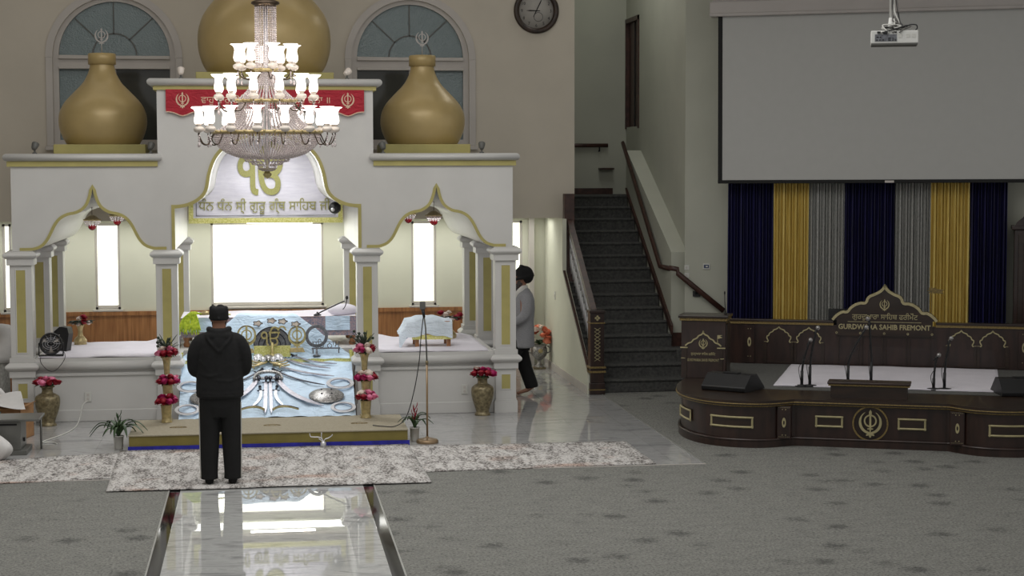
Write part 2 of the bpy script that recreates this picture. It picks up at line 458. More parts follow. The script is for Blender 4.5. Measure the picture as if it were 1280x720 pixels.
def fill(loops):
    V2 = []; E = []
    clean = []; solid = []
    for L in loops:
        if L[0] == 'solid':
            L = L[1]; solid.append(L)
            o = len(V2)
            V2 += [Vector(p) for p in L]
            E += [(o+i, o+(i+1) % 4) for i in range(4)]
            continue
        K = []
        for p in L:
            if not K or math.hypot(p[0]-K[-1][0], p[1]-K[-1][1]) > 1e-6: K.append((p[0], p[1]))
        if math.hypot(K[0][0]-K[-1][0], K[0][1]-K[-1][1]) < 1e-6: K.pop()
        if len(K) < 3: continue
        clean.append(K)
        o = len(V2)
        V2 += [Vector(p) for p in K]
        E += [(o+i, o+(i+1) % len(K)) for i in range(len(K))]
    ov, oe, of, _, _, _ = geometry.delaunay_2d_cdt(V2, E, [], 0, 1e-6)
    tris = []
    for f in of:
        cx = sum(ov[i].x for i in f)/3; cz = sum(ov[i].y for i in f)/3
        w = 0
        for K in clean:
            for i in range(len(K)):
                x0, y0 = K[i]; x1, y1 = K[(i+1) % len(K)]
                if (y0 <= cz) != (y1 <= cz):
                    t = (cz-y0)/(y1-y0)
                    if x0+t*(x1-x0) > cx: w += 1 if y1 > y0 else -1
        if w == 0:
            for K in solid:
                if all((K[(i+1) % 4][0]-K[i][0])*(cz-K[i][1])-(K[(i+1) % 4][1]-K[i][1])*(cx-K[i][0]) >= 0 for i in range(4)):
                    w = 1; break
        if w != 0: tris.append(tuple(f))
    if solid:
        # side walls follow the outline of the filled area
        cnt = {}
        for t in tris:
            for a, b in ((t[0], t[1]), (t[1], t[2]), (t[2], t[0])):
                k = (min(a, b), max(a, b)); cnt.setdefault(k, []).append((a, b))
        P = [(p.x, p.y) for p in ov]
        nxt = {v[0][0]: v[0][1] for v in cnt.values() if len(v) == 1}
        clean = []
        while nxt:
            a = next(iter(nxt)); K = []
            while a in nxt:
                K.append(P[a]); a = nxt.pop(a)
            if len(K) > 2: clean.append(K)
    return [(p.x, p.y) for p in ov], tris, clean

def text_loops(s, width=None, height=None, cx=0.0, z0=0.0, res=3):
    c = bpy.data.curves.new('lettering', 'FONT')
    c.body = s; c.fill_mode = 'NONE'; c.resolution_u = res
    o = bpy.data.objects.new('lettering', c)
    C.objects.link(o)
    bpy.context.view_layer.update()
    me = o.evaluated_get(bpy.context.evaluated_depsgraph_get()).to_mesh()
    n = len(me.vertices)
    P = [(v.co.x, v.co.y) for v in me.vertices]
    nxt = {}
    for e in me.edges:
        a, b = e.vertices
        nxt.setdefault(a, []).append(b); nxt.setdefault(b, []).append(a)
    seen = set(); loops = []
    for i in range(n):
        if i in seen or i not in nxt: continue
        L = [i]; seen.add(i); cur = i
        fwd = i+1 if i+1 in nxt[i] else nxt[i][0]
        while fwd not in seen:
            L.append(fwd); seen.add(fwd)
            nx = [k for k in nxt[fwd] if k not in seen]
            if not nx: break
            fwd = nx[0]
        if len(L) > 2: loops.append([P[k] for k in L])
    bpy.data.objects.remove(o); bpy.data.curves.remove(c)
    xs = [p[0] for L in loops for p in L]; ys = [p[1] for L in loops for p in L]
    x0, x1, y0, y1 = min(xs), max(xs), min(ys), max(ys)
    sx = width/(x1-x0) if width else height/(y1-y0)
    sz = height/(y1-y0) if height else sx
    return [[((x-(x0+x1)/2)*sx+cx, (y-y0)*sz+z0) for x, y in L] for L in loops]

def embolden(loops, w):
    out = list(loops)
    for L in loops:
        for i in range(len(L)):
            (x0, y0), (x1, y1) = L[i], L[(i+1) % len(L)]
            l = math.hypot(x1-x0, y1-y0)
            if l < 1e-6: continue
            tx, ty = (x1-x0)/l*w, (y1-y0)/l*w
            q = [(x0-tx*.6-ty, y0-ty*.6+tx), (x0-tx*.6+ty, y0-ty*.6-tx), (x1+tx*.6+ty, y1+ty*.6-tx), (x1+tx*.6-ty, y1+ty*.6+tx)]
            a = sum(q[k][0]*q[(k+1) % 4][1]-q[(k+1) % 4][0]*q[k][1] for k in range(4))
            out.append(('solid', q if a > 0 else q[::-1]))
    return out

def ccw(L):
    a = sum(L[i][0]*L[(i+1) % len(L)][1]-L[(i+1) % len(L)][0]*L[i][1] for i in range(len(L)))
    return L if a > 0 else L[::-1]

def circle(cx, cz, r, n=40, rz=None):
    return [(cx+r*math.cos(2*PI*i/n), cz+(rz or r)*math.sin(2*PI*i/n)) for i in range(n)]

def khanda_loops(h, cx=0.0, cz=0.0):
    """two-edged sword inside a ring between two crossed curved blades; h = overall height, centred"""
    out = []
    blade = [(0,.50),(.045,.43),(.05,.38),(.032,.28),(.036,-.10),(.028,-.16),(.10,-.17),(.10,-.205),(.022,-.215),(.022,-.40),
             (.045,-.43),(.03,-.48),(0,-.50)]
    out.append(ccw(blade+[(-x, z) for x, z in blade[::-1][1:-1]]))
    ring_o = circle(0, .10, .225, 36); ring_i = circle(0, .10, .175, 36)
    out += [ccw(ring_o), ccw(ring_i)[::-1]]
    for s in (1, -1):
        o_, i_ = [], []
        for k in range(22):
            t = k/21
            a = math.radians(62-132*t)
            w = 0.012+0.085*math.sin(PI*min(1, t*1.15)*0.62)
            o_.append((.40*math.cos(a)*1.0, .04+.41*math.sin(a)))
            i_.append(((.40-w)*math.cos(a), .04+(.41-w*0.9)*math.sin(a)))
        hx, hz = o_[-1]
        tail = [(hx-.10, hz-.05), (-.13, -.44), (-.15, -.40), (-.02, -.33)]
        out.append(ccw([(s*x, z) for x, z in o_+tail+i_[::-1]]))
    return [[(cx+x*h, cz+z*h) for x, z in L] for L in out]

def thing(name, label, cat, loc=(0, 0, 0), rotz=0.0, group=None):
    o = bpy.data.objects.new(name, None)
    o.empty_display_size = 0.1
    C.objects.link(o)
    o.location = loc; o.rotation_euler = (0, 0, rotz)
    o['label'] = label; o['category'] = cat
    if group: o['group'] = group
    return o

def tag(o, label, cat, group=None, kind=None):
    o['label'] = label; o['category'] = cat
    if group: o['group'] = group
    if kind: o['kind'] = kind
    return o

def struct(o, label=None, cat=None):
    o['kind'] = 'structure'
    if label: o['label'] = label
    if cat: o['category'] = cat
    return o

def kids(o):
    return [c for c in o.children]

def dup(root, loc, rotz=None, label=None, group=None):
    r = root.copy(); C.objects.link(r); r.location = loc
    if rotz is not None: r.rotation_euler = (0, 0, rotz)
    if label: r['label'] = label
    if group: r['group'] = group
    for ch in list(root.children):
        c = ch.copy(); C.objects.link(c); c.parent = r
        for g in ch.children:
            d = g.copy(); C.objects.link(d); d.parent = c
    return r

def arc(cx, cz, r, a0, a1, n):
    return [(cx+r*math.cos(math.radians(a0+(a1-a0)*i/n)), cz+r*math.sin(math.radians(a0+(a1-a0)*i/n))) for i in range(n+1)]

def smooth_path(pts, n=6):
    """Catmull-Rom through the points (any dimension)"""
    out = []
    P = [pts[0]]+list(pts)+[pts[-1]]
    for i in range(1, len(P)-2):
        for k in range(n):
            t = k/n
            out.append(tuple(0.5*((2*b)+(-a+c)*t+(2*a-5*b+4*c-d)*t*t+(-a+3*b-3*c+d)*t**3)
                             for a, b, c, d in zip(P[i-1], P[i], P[i+1], P[i+2])))
    out.append(tuple(pts[-1]))
    return out

# ------------------------------------------------------------------ stage frame (the stage wing is turned 22.5 degrees)
A = math.radians(22.5)
SX, SY = 6.62, 18.48
def st(u, v, z=0.0):
    return (SX+u*math.cos(A)+v*math.sin(A), SY-u*math.sin(A)+v*math.cos(A), z)
SR = -A
XC = 0.078          # the pavilion's and aisle's centre line
# ================================================================== THE SETTING
FY = 17.78      # where the carpet gives way to marble
o = MB().box((-9, FY, -0.1), (4.56, 28.0, 0.0)).build('floor', M['marble']); struct(o, 'polished grey marble floor around the white pavilion')
o = MB().box((-9, 6, -0.1), (-0.914, FY-0.02, 0.0)).build('floor_carpet', M['carpet']); struct(o, 'grey patterned carpet to the left of the marble aisle')
o = MB().box((1.074, 6, -0.1), (12, FY-0.02, 0.0)).build('floor_carpet', M['carpet']); struct(o, 'grey patterned carpet to the right of the marble aisle')
o = MB().box((4.58, FY-0.02, -0.1), (14, 29.5, 0.0)).build('floor_carpet', M['carpet']); struct(o, 'grey carpet in front of stairs and stage')
o = MB().box((-0.798, 6, -0.1), (0.96, FY-0.02, 0.0)).build('floor_aisle', M['aisle']); struct(o, 'white polished marble aisle mirroring the pavilion')
o = MB().box((-0.9, 6, -0.1), (-0.798, FY-0.02, 0.002)).build('trim_1', M['granite']); struct(o, 'black granite strip along left edge of the aisle')
o = MB().box((0.96, 6, -0.1), (1.06, FY-0.02, 0.002)).build('trim_2', M['granite']); struct(o, 'black granite strip along right edge of the aisle')
o = MB().box((-0.914, 6, -0.1), (-0.9, FY-0.02, 0.005)).build('trim_10', M['edge_strip']); struct(o, 'thin pale strip outside the left granite strip')
o = MB().box((1.06, 6, -0.1), (1.074, FY-0.02, 0.005)).build('trim_11', M['edge_strip']); struct(o, 'thin pale strip outside the right granite strip')
o = MB().box((-9, FY-0.02, -0.1), (4.58, FY, 0.006)).build('trim_3', M['frame']); struct(o, 'pale metal strip between carpet and marble')
o = MB().box((4.56, FY, -0.1), (4.58, 23.4, 0.004)).build('trim_4', M['edge_strip']); struct(o, 'pale strip along right edge of the marble')
# --- upper wall with the two arched windows
UY, SOF, TOP = 25.9, 2.325, 7.4
WX = (-2.045, 2.2)
def arched(cx, r, zb, zc, n=28):
    return [(cx-r, zb), (cx+r, zb)]+arc(cx, zc, r, 0, 180, n)
wall = MB().region([ccw([(-9, SOF), (4.64, SOF), (4.64, TOP), (-9, TOP)])]+[ccw(arched(x, 0.86, 3.40, 4.66))[::-1] for x in WX], UY, UY+0.22)
o = wall.build('wall_back', M['wall']); struct(o, 'beige upper wall behind the golden domes')
for i, x in enumerate(WX):
    w = bpy.data.objects.new('window_%d' % (i+1), None); C.objects.link(w)
    struct(w, ('left' if i == 0 else 'right')+' arched window behind the small golden dome')
    fr = MB()
    outer = arched(x, 0.86, 3.40, 4.66)
    fan = [(x-0.78, 4.70)]+arc(x, 4.68, 0.78, 180, 0, 28)[1:]
    lows = [[(x-0.78, 3.49), (x-0.02, 3.49), (x-0.02, 4.50), (x-0.78, 4.50)], [(x+0.02, 3.49), (x+0.78, 3.49), (x+0.78, 4.50), (x+0.02, 4.50)]]
    fr.region([ccw(outer)]+[ccw(fan)[::-1]]+[ccw(l)[::-1] for l in lows], UY+0.03, UY+0.13)
    fr.build('window_frame', M['frame'], w, bevel=0.006)
    MB().region([ccw(arc(x, 4.66, 0.96, 0, 180, 40)+arc(x, 4.66, 0.86, 180, 0, 40))], UY-0.035, UY).build('arch_casing', M['frame'], w)
    cs = MB()
    cs.box((x-0.96, UY-0.035, 3.4), (x-0.86, UY, 4.66)).box((x+0.86, UY-0.035, 3.4), (x+0.96, UY, 4.66))
    cs.box((x-0.78, UY-0.02, 4.50), (x+0.78, UY+0.05, 4.54)).box((x-0.78, UY-0.02, 4.64), (x+0.78, UY+0.05, 4.69))
    cs.build('window_casing', M['frame'], w, bevel=0.008)
    MB().box((x-0.98, UY-0.09, 3.34), (x+0.98, UY+0.02, 3.40)).build('window_sill', M['frame'], w, bevel=0.01)
    MB().region([ccw(fan)], UY+0.09, UY+0.10).build('fan_pane', M['night_glass'], w)
    g = MB()
    for s_, l in zip((0, 1), lows):
        MB().region([ccw(l)], UY+0.09, UY+0.10).build('lower_pane', M['night_glass'] if (s_ == i) else M['clear_night_glass'], w)
    m = MB()
    m.band(arc(x, 4.70, 0.30, 180, 0, 18), 0.018, UY+0.075, UY+0.088)
    for a in (45, 90, 135):
        c_, s_ = math.cos(math.radians(a)), math.sin(math.radians(a))
        m.band([(x+0.30*c_, 4.70+0.30*s_), (x+0.77*c_, 4.68+0.77*s_)], 0.016, UY+0.075, UY+0.088)
    m.build('glazing_bars', M['dark_grey'], w)
# --- the alcove under it
o = MB().box((-9, UY+0.21, SOF), (4.38, 27.3, SOF+0.12)).build('ceiling_alcove', M['wall_alcove']); struct(o, 'low ceiling of the alcove behind the pavilion')
AY = 27.1
LW = [(-3.83, -3.70, .93, 2.25), (-2.48, -2.11, .95, 2.25), (-0.757, 0.947, .97, 2.25), (2.298, 2.682, .95, 2.25), (3.80, 4.03, .93, 2.25)]
wall = MB().region([ccw([(-9, 0), (4.38, 0), (4.38, SOF), (-9, SOF)])]+[ccw([(a, c), (b, c), (b, d), (a, d)])[::-1] for a, b, c, d in LW], AY, AY+0.2)
o = wall.build('wall_alcove', M['wall_alcove']); struct(o, 'pale wall of the alcove behind the pavilion')
for i, (a, b, c, d) in enumerate(LW):
    w = bpy.data.objects.new('window_%d' % (i+3), None); C.objects.link(w)
    struct(w, ['bright narrow window at left end of alcove', 'bright narrow window seen through left arch', 'wide bright window behind the throne',
               'bright narrow window seen through right arch', 'bright narrow window behind the man in grey'][i])
    f = MB()
    t = 0.035
    f.box((a, AY+0.02, c), (a+t, AY+0.1, d)).box((b-t, AY+0.02, c), (b, AY+0.1, d)).box((a, AY+0.02, d-t), (b, AY+0.1, d)).box((a, AY+0.02, c), (b, AY+0.1, c+t))
    f.build('window_frame', M['frame'], w)
    MB().box((a-0.04, AY-0.05, c-0.03), (b+0.04, AY+0.02, c)).build('window_sill', M['frame'], w, bevel=0.006)
    bl = MB().grid(lambda p, q, a=a, b=b, c=c, d=d: (a+t+(b-a-2*t)*p, AY+0.07+0.002*math.sin(q*60), c+t+(d-c-2*t)*q), 2, 60)
    bl.build('roller_blind', M['window_blind'] if i == 2 else M['window_blind_side'], w)
    MB().box((a+t, AY+0.055, c+t), (b-t, AY+0.085, c+t+0.025)).build('blind_rail', M['frame'], w)
o = MB().box((-9, AY-0.025, 0.0), (4.0, AY, 0.86)).build('trim_5', M['oak']); struct(o, 'oak wainscot along the alcove wall')
o = MB().box((-9, AY-0.045, 0.86), (4.0, AY, 0.92)).build('trim_6', M['oak']); struct(o, 'oak rail capping the wainscot')
o = MB().box((-9, AY-0.035, 0.0), (4.0, AY, 0.12)).build('baseboard_back', M['oak']); struct(o, 'oak baseboard below the wainscot')
o = MB().box((4.12, AY-0.12, 0), (4.2, AY, SOF)).build('trim_7', M['frame']); struct(o, 'white corner strip at end of the alcove')
# --- side wall below the stairs (corridor side)
sl = [(23.42, 0.0), (27.3, 0.0), (27.3, SOF), (25.45, SOF), (25.45, 1.55), (23.42, 0.25)]
def yz(mb, poly, x0, x1):
    """a polygon in the (y, z) plane extruded from x0 to x1"""
    T = Matrix(((0, 1, 0, 0), (1, 0, 0, 0), (0, 0, 1, 0), (0, 0, 0, 1)))
    return mb.region([ccw(poly)], x0, x1, T)
o = yz(MB(), sl, 4.38, 4.44).build('wall_stairs', M['wall_alcove']); struct(o, 'pale wall under the stairs')
o = MB().box((4.365, 23.5, 0), (4.38, 27.1, 0.11)).build('baseboard_right', M['frame']); struct(o, 'white baseboard along the wall under the stairs')
o = MB().box((4.44, UY+0.22, SOF), (4.64, 28.9, TOP)).build('wall_stairwell_left', M['wall_cool']); struct(o, 'left wall of the stairwell')
# --- stairs
N, RISE, RUN, Y0 = 15, 0.175, 0.28, 23.54
poly = [(Y0, 0)]
for i in range(N):
    y = Y0+i*RUN
    poly += [(y, RISE*i+RISE-0.035), (y-0.022, RISE*i+RISE-0.025), (y-0.022, RISE*(i+1)), ]
    poly += [(y+RUN, RISE*(i+1))] if i < N-1 else [(28.75, RISE*N)]
poly += [(28.75, 0)]
o = yz(MB(), poly, 4.46, 5.77).build('stairs', M['stair_carpet'], bevel=0.012); struct(o, 'dark carpeted flight of stairs climbing away')
low = MB()
for i in range(3):
    low.box((5.77, Y0+i*RUN-0.022, 0), (6.15, Y0+3*RUN+0.1, RISE*(i+1)))
o = low.build('stairs_wide', M['stair_carpet'], bevel=0.012); struct(o, 'three wider bottom steps of the carpeted stairs')
RX = 5.79
lowwall = [(24.5, 0), (27.6, 0), (27.6, 3.34), (24.5, 1.87)]
o = yz(MB(), lowwall, RX, 6.02).build('wall_stairs_right', M['wall_cool']); struct(o, 'sloping thick lower wall beside the stairs')
o = MB().region([ccw([(24.5, 0), (28.9, 0), (28.9, TOP), (24.5, TOP)]), [(27.78, 3.73), (27.78, 5.45), (28.72, 5.45), (28.72, 3.73)]], 6.02, 6.14,
                Matrix(((0, 1, 0, 0), (1, 0, 0, 0), (0, 0, 1, 0), (0, 0, 0, 1)))).build('wall_stairwell_right', M['wall_cool']); struct(o, 'tall right wall of the stairwell')
d = bpy.data.objects.new('door_1', None); C.objects.link(d); struct(d, 'tall brown upper door opening above the stair landing')
MB().box((6.06, 27.78, 3.73), (6.10, 28.72, 5.45)).build('door_leaf', M['brown_rail'], d)
f = MB().box((6.0, 27.74, 3.70), (6.12, 27.80, 5.5)).box((6.0, 28.70, 3.70), (6.12, 28.76, 5.5)).box((6.0, 27.74, 5.43), (6.12, 28.76, 5.5))
f.build('door_frame', M['brown_rail'], d)
MB().box((6.045, 28.2, 3.73), (6.062, 28.24, 5.45)).build('door_edge', M['black_border'], d)
o = MB().box((4.4, 28.75, 0), (6.2, 28.95, TOP)).build('wall_landing', M['wall_cool']); struct(o, 'end wall above the stair landing')
o = MB().box((4.64, 28.72, RISE*N), (5.79, 28.75, RISE*N+0.1)).build('baseboard_landing', M['brown_rail']); struct(o, 'dark baseboard on the stair landing')
o = MB().box((5.77, 27.6, 0), (6.02, 28.75, RISE*N)).build('stairs_landing', M['stair_carpet']); struct(o, 'carpeted landing at the head of the stairs')
# stringers
def slope(y, dz): return RISE*(y-Y0)/RUN+RISE+dz
o = yz(MB(), [(24.36, slope(24.36, 0.02)), (Y0+14*RUN, slope(Y0+14*RUN, 0.0)), (Y0+14*RUN+0.1, slope(Y0+14*RUN, 0.12)), (24.36, slope(24.36, 0.15))], 5.755, 5.79).build('trim_8', M['brown_rail']); struct(o, 'dark stringer along right side of the stairs')
o = MB().box((5.79, 24.47, 0.525), (6.2, 24.5, 0.72)).build('trim_9', M['brown_rail']); struct(o, 'short dark baseboard at the foot of the stair wall')
# --- the stage wing's wall, turned 22.5 degrees
o = MB().box((-2.862, 5.15, 0), (6.5, 5.35, TOP)).build('wall_stage', M['wall_cool'], loc=(SX, SY, 0), rotz=SR); struct(o, 'grey green wall behind the stage')
# --- ceiling, far left wall
o = MB().box((-9, 5, TOP), (15, 29, TOP+0.15)).build('ceiling', M['ceiling']); struct(o)
o = MB().box((-9.15, 5, 0), (-9, 29, TOP)).build('wall_left', M['wall']); struct(o)

# ================================================================== THE PAVILION
P0, P1 = 21.85, 25.55
pav = thing('pavilion', 'white wooden pavilion with gold trimmed arches and columns behind the aisle', 'pavilion', (XC, P0, 0))
og = [(0, 2.85), (.018, 2.76), (.05, 2.67), (.10, 2.60), (.19, 2.545), (.30, 2.52), (.38, 2.475), (.44, 2.40), (.49, 2.30), (.54, 2.21), (.61, 2.14), (.70, 2.105), (.76, 2.10)]
og = smooth_path(og, 3)
def ogee(cx, dz=0.0):
    L = [(cx-x, z+dz) for x, z in og[::-1]]
    return L+[(cx+x, z+dz) for x, z in og[1:]]
ca = [(1.115, 2.10), (1.115, 2.60)]
cu = smooth_path([(1.115, 2.60), (.96, 2.625), (.81, 2.70), (.72, 2.815), (.677, 3.02), (.62, 3.18), (.53, 3.30), (.38, 3.40), (.2, 3.47), (0, 3.49)], 4)
half = ca[:1]+cu
central = [(-x, z) for x, z in half]+[(x, z) for x, z in half[::-1][1:]]
OC = 2.09
outline = [(-3.05, 2.10)]+ogee(-OC)+central+ogee(OC)+[(3.05, 2.10), (3.05, 3.18), (1.31, 3.18), (1.31, 4.09), (-1.31, 4.09), (-1.31, 3.18), (-3.05, 3.18)]
MB().region([ccw(outline)], 0.0, P1-P0).build('arched_body', M['paint'], pav)
for d0, d1 in ((-0.014, 0.0), (P1-P0, P1-P0+0.012)):
    for c_ in (-OC, OC):
        L = ogee(c_)
        k = [0.036+0.05*max(0, 1-abs(x-c_)/0.10) for x, z in L]
        L2 = [(c_+(-1 if c_ < 0 else 1)*0, 0)]
        n = len(L)
        # constant-width band whose tip is drawn up into a point
        up = []
        for i, (x, z) in enumerate(L):
            a, b = L[max(i-1, 0)], L[min(i+1, n-1)]
            tx, tz = b[0]-a[0], b[1]-a[1]; l = math.hypot(tx, tz)
            up.append((x-tz/l*0.036, z+tx/l*0.036))
        m_ = n//2
        up = [p for p in up[:m_] if p[0] < c_-0.008]+[(c_, 2.90)]+[p for p in up[m_+1:] if p[0] > c_+0.008]
        MB().region([ccw([(L[0][0]-0.11, 2.10), (L[0][0]-0.11, 2.136)]+up+[(L[-1][0]+0.11, 2.136), (L[-1][0]+0.11, 2.10)]+L[::-1])], d0, d1).build('arch_trim', M['gold_paint'], pav)
    up = [(-1.155, 2.10), (-1.155, 2.645)]
    n = len(central)
    for i in range(2, n-2):
        a, b = central[i-1], central[i+1]
        tx, tz = b[0]-a[0], b[1]-a[1]; l = math.hypot(tx, tz)
        up.append((central[i][0]-tz/l*0.042, central[i][1]+tx/l*0.042))
    up += [(1.155, 2.645), (1.155, 2.10)]
    MB().region([ccw(up+central[::-1])], d0, d1).build('arch_trim', M['gold_paint'], pav)
# ledges (bull-nosed) with gold bands
def ledge(x0, x1, z, y1, over=0.06):
    m = MB()
    prof = [(0.0, 0.0), (-over*0.5, 0.0)]+[(-over*0.62-0.045*math.cos(a)*1.0, 0.045+0.045*math.sin(a)) for a in [math.radians(t) for t in range(-80, 81, 20)]]+[(-over*0.5, 0.09), (0.0, 0.09)]
    def sweep(m, x0, x1, y1):
        pts = [(p[0], p[1]) for p in prof]
        vs = []; fs = []
        corners = [(x0, y1, -1, 1), (x0, 0, -1, 1), (x1, 0, 1, 1), (x1, y1, 1, 1)]
        n = len(pts)
        for k, (cx, cy, sx, _) in enumerate(corners):
            for off, zz in pts:
                yy = cy+(off if k in (1, 2) else 0)
                vs.append((cx-sx*off, yy, z+zz))
        for k in range(3):
            for i in range(n-1):
                fs.append((k*n+i, k*n+i+1, (k+1)*n+i+1, (k+1)*n+i))
        m.add(vs, fs, True)
    sweep(m, x0, x1, y1)
    m.box((x0, 0, z), (x1, y1, z+0.0895))
    return m
D = P1-P0
ledge(-3.05, -1.34, 3.18, D).build('ledge', M['paint'], pav)
ledge(1.34, 3.05, 3.18, D).build('ledge', M['paint'], pav)
ledge(-1.34, 1.34, 4.09, D).build('ledge', M['paint'], pav)
g = MB().box((-3.09, -0.03, 3.115), (-1.31, 0.0, 3.178)).box((-3.09, 0.0, 3.115), (-3.05, D, 3.178))
g.build('gold_band', M['gold_paint'], pav)
g = MB().box((1.31, -0.03, 3.115), (3.09, 0.0, 3.178)).box((3.05, 0.0, 3.115), (3.09, D, 3.178))
g.build('gold_band', M['gold_paint'], pav)
g = MB().box((-1.35, -0.03, 4.04), (1.35, 0.0, 4.088)).box((-1.35, 0.0, 4.04), (-1.31, D, 4.088)).box((1.31, 0.0, 4.04), (1.35, D, 4.088))
g.build('gold_band', M['gold_paint'], pav)
# columns
def roll(m, w, z0, z1, out):
    """square torus moulding"""
    n = 7
    prof = [(w/2, z0)]+[(w/2+out*math.sin(PI*i/n), z0+(z1-z0)*i/n) for i in range(1, n)]+[(w/2, z1)]
    vs = []; fs = []
    for r_, z in prof:
        vs += [(-r_, -r_, z), (r_, -r_, z), (r_, r_, z), (-r_, r_, z)]
    for i in range(n):
        for k in range(4):
            fs.append((i*4+k, i*4+(k+1) % 4, (i+1)*4+(k+1) % 4, (i+1)*4+k))
    fs.append((3, 2, 1, 0)); fs.append(tuple(n*4+k for k in range(4)))
    m.add(vs, fs, False)
def column_mesh():
    m = MB()
    m.box((-.148, -.148, 0), (.148, .148, .15)); m.box((-.138, -.138, .15), (.138, .138, .17))
    m.box((-.13, -.13, .17), (.13, .13, .56)); m.box((-.155, -.155, .56), (.155, .155, .635))
    roll(m, .31, .635, .74, .045)
    m.box((-.15, -.15, .74), (.15, .15, .80)); m.box((-.13, -.13, .80), (.13, .13, 1.925))
    m.box((-.16, -.16, 1.925), (.16, .16, 2.0)); roll(m, .32, 2.0, 2.09, .04)
    m.box((-.15, -.15, 2.09), (.15, .15, 2.10))
    # raised frames around the gold panels
    for z0, z1 in ((.305, .485), (.865, 1.865)):
        m.box((-.068, -.136, z0-.014), (.068, -.13, z0)).box((-.068, -.136, z1), (.068, -.13, z1+.014))
        m.box((-.068, -.136, z0), (-.054, -.13, z1)).box((.054, -.136, z0), (.068, -.13, z1))
    return m
cols = [(-2.96, 0.135), (-1.225, 0.135), (1.225, 0.135), (2.96, 0.135), (-2.96, 1.95), (2.96, 1.95), (-2.96, 3.56), (-1.225, 3.56), (1.225, 3.56), (2.96, 3.56)]
c0 = None
for x, y in cols:
    if c0 is None:
        c0 = column_mesh().build('column', M['paint'], pav, (x, y, 0), bevel=0.006)
        gp = [MB().box((-.054, -.133, .305), (.054, -.1295, .485)).build('gold_panel', M['gold_paint'], c0),
              MB().box((-.054, -.133, .865), (.054, -.1295, 1.865)).build('gold_panel', M['gold_paint'], c0)]
    else:
        c_ = c0.copy(); C.objects.link(c_); c_.location = (x, y, 0)
        for g in gp:
            h = g.copy(); C.objects.link(h); h.parent = c_
# --- platform the benches make
pl = thing('platform', 'white panelled platform between the pavilion columns', 'platform', (XC, P0, 0))
b = MB().box((-2.84, .08, 0), (-1.07, 1.9, .77)).box((1.07, .08, 0), (2.84, 1.9, .77))
b.box((-1.07, .85, 0), (1.07, 3.3, .77))
b.box((-1.07, .08, 0), (1.07, .85, .17))
b.build('platform_body', M['paint'], pl)
for x0, x1 in ((-2.82, -1.36), (1.36, 2.82)):
    MB().box((x0, .06, 0), (x1, .08, .145)).build('skirting', M['paint'], pl, bevel=0.008)
    MB().box((x0, .055, .56), (x1, .08, .60)).build('moulding', M['paint'], pl, bevel=0.008)
for x0, x1 in ((-2.81, -1.37), (1.37, 2.81)):
    m = MB()
    m.tube([(x0, .055, .695), (x1, .055, .695)], .062, 16)
    m.box((x0, 0.02, .74), (x1, .2, .785))
    m.build('rounded_edge', M['paint'], pl)
# --- sheets spread on the benches
def sheet(x0, x1, y0, y1, z, seed, amp=0.012, lift=None):
    rnd = random.Random(seed)
    ph = [rnd.uniform(0, 6) for _ in range(6)]
    def f(p, q):
        x = x0+(x1-x0)*p; y = y0+(y1-y0)*q
        e = amp*(math.sin(x*5+ph[0]+y*2)+math.sin(y*9+ph[1]-x*3)+0.6*math.sin(x*13+ph[2]+y*7))*0.4
        return (x, y, z+0.012+abs(e)+(lift(p, q) if lift else 0))
    m = MB().grid(f, 40, 40)
    # hem turned down all round so that the cloth has an edge
    return m
def skirted(m, nu, nv, drop):
    base = list(m.v)
    idx = [i for i in range(nu+1)]+[j*(nu+1)+nu for j in range(1, nv+1)]+[nv*(nu+1)+i for i in range(nu-1, -1, -1)]+[j*(nu+1) for j in range(nv-1, 0, -1)]
    o_ = len(m.v)
    for i in idx:
        x, y, z = base[i]; m.v.append((x, y, z-drop))
    k = len(idx)
    for a in range(k):
        b_ = (a+1) % k
        m.f.append((idx[a], idx[b_], o_+b_, o_+a)); m.sm.append(False)
    return m
o = skirted(sheet(-2.70, -1.06, 21.88, 23.65, .786, 3, lift=lambda p, q: 0.09*math.exp(-((p-.92)/.12)**2)*max(0, min(1, (q-.80)/.15))), 40, 40, .012).build('bench_sheet', M['sheet'])
tag(o, 'white sheet spread over the left bench beside the fan', 'sheet', 'white sheets on the benches')
o = skirted(sheet(1.24, 2.82, 21.88, 23.65, .786, 9, lift=lambda p, q: 0.05*max(0, (q-.8)/.2)*math.sin(p*9)**2), 40, 40, .012).build('bench_sheet', M['sheet'])
tag(o, 'white sheet spread over the right bench under the draped stool', 'sheet', 'white sheets on the benches')
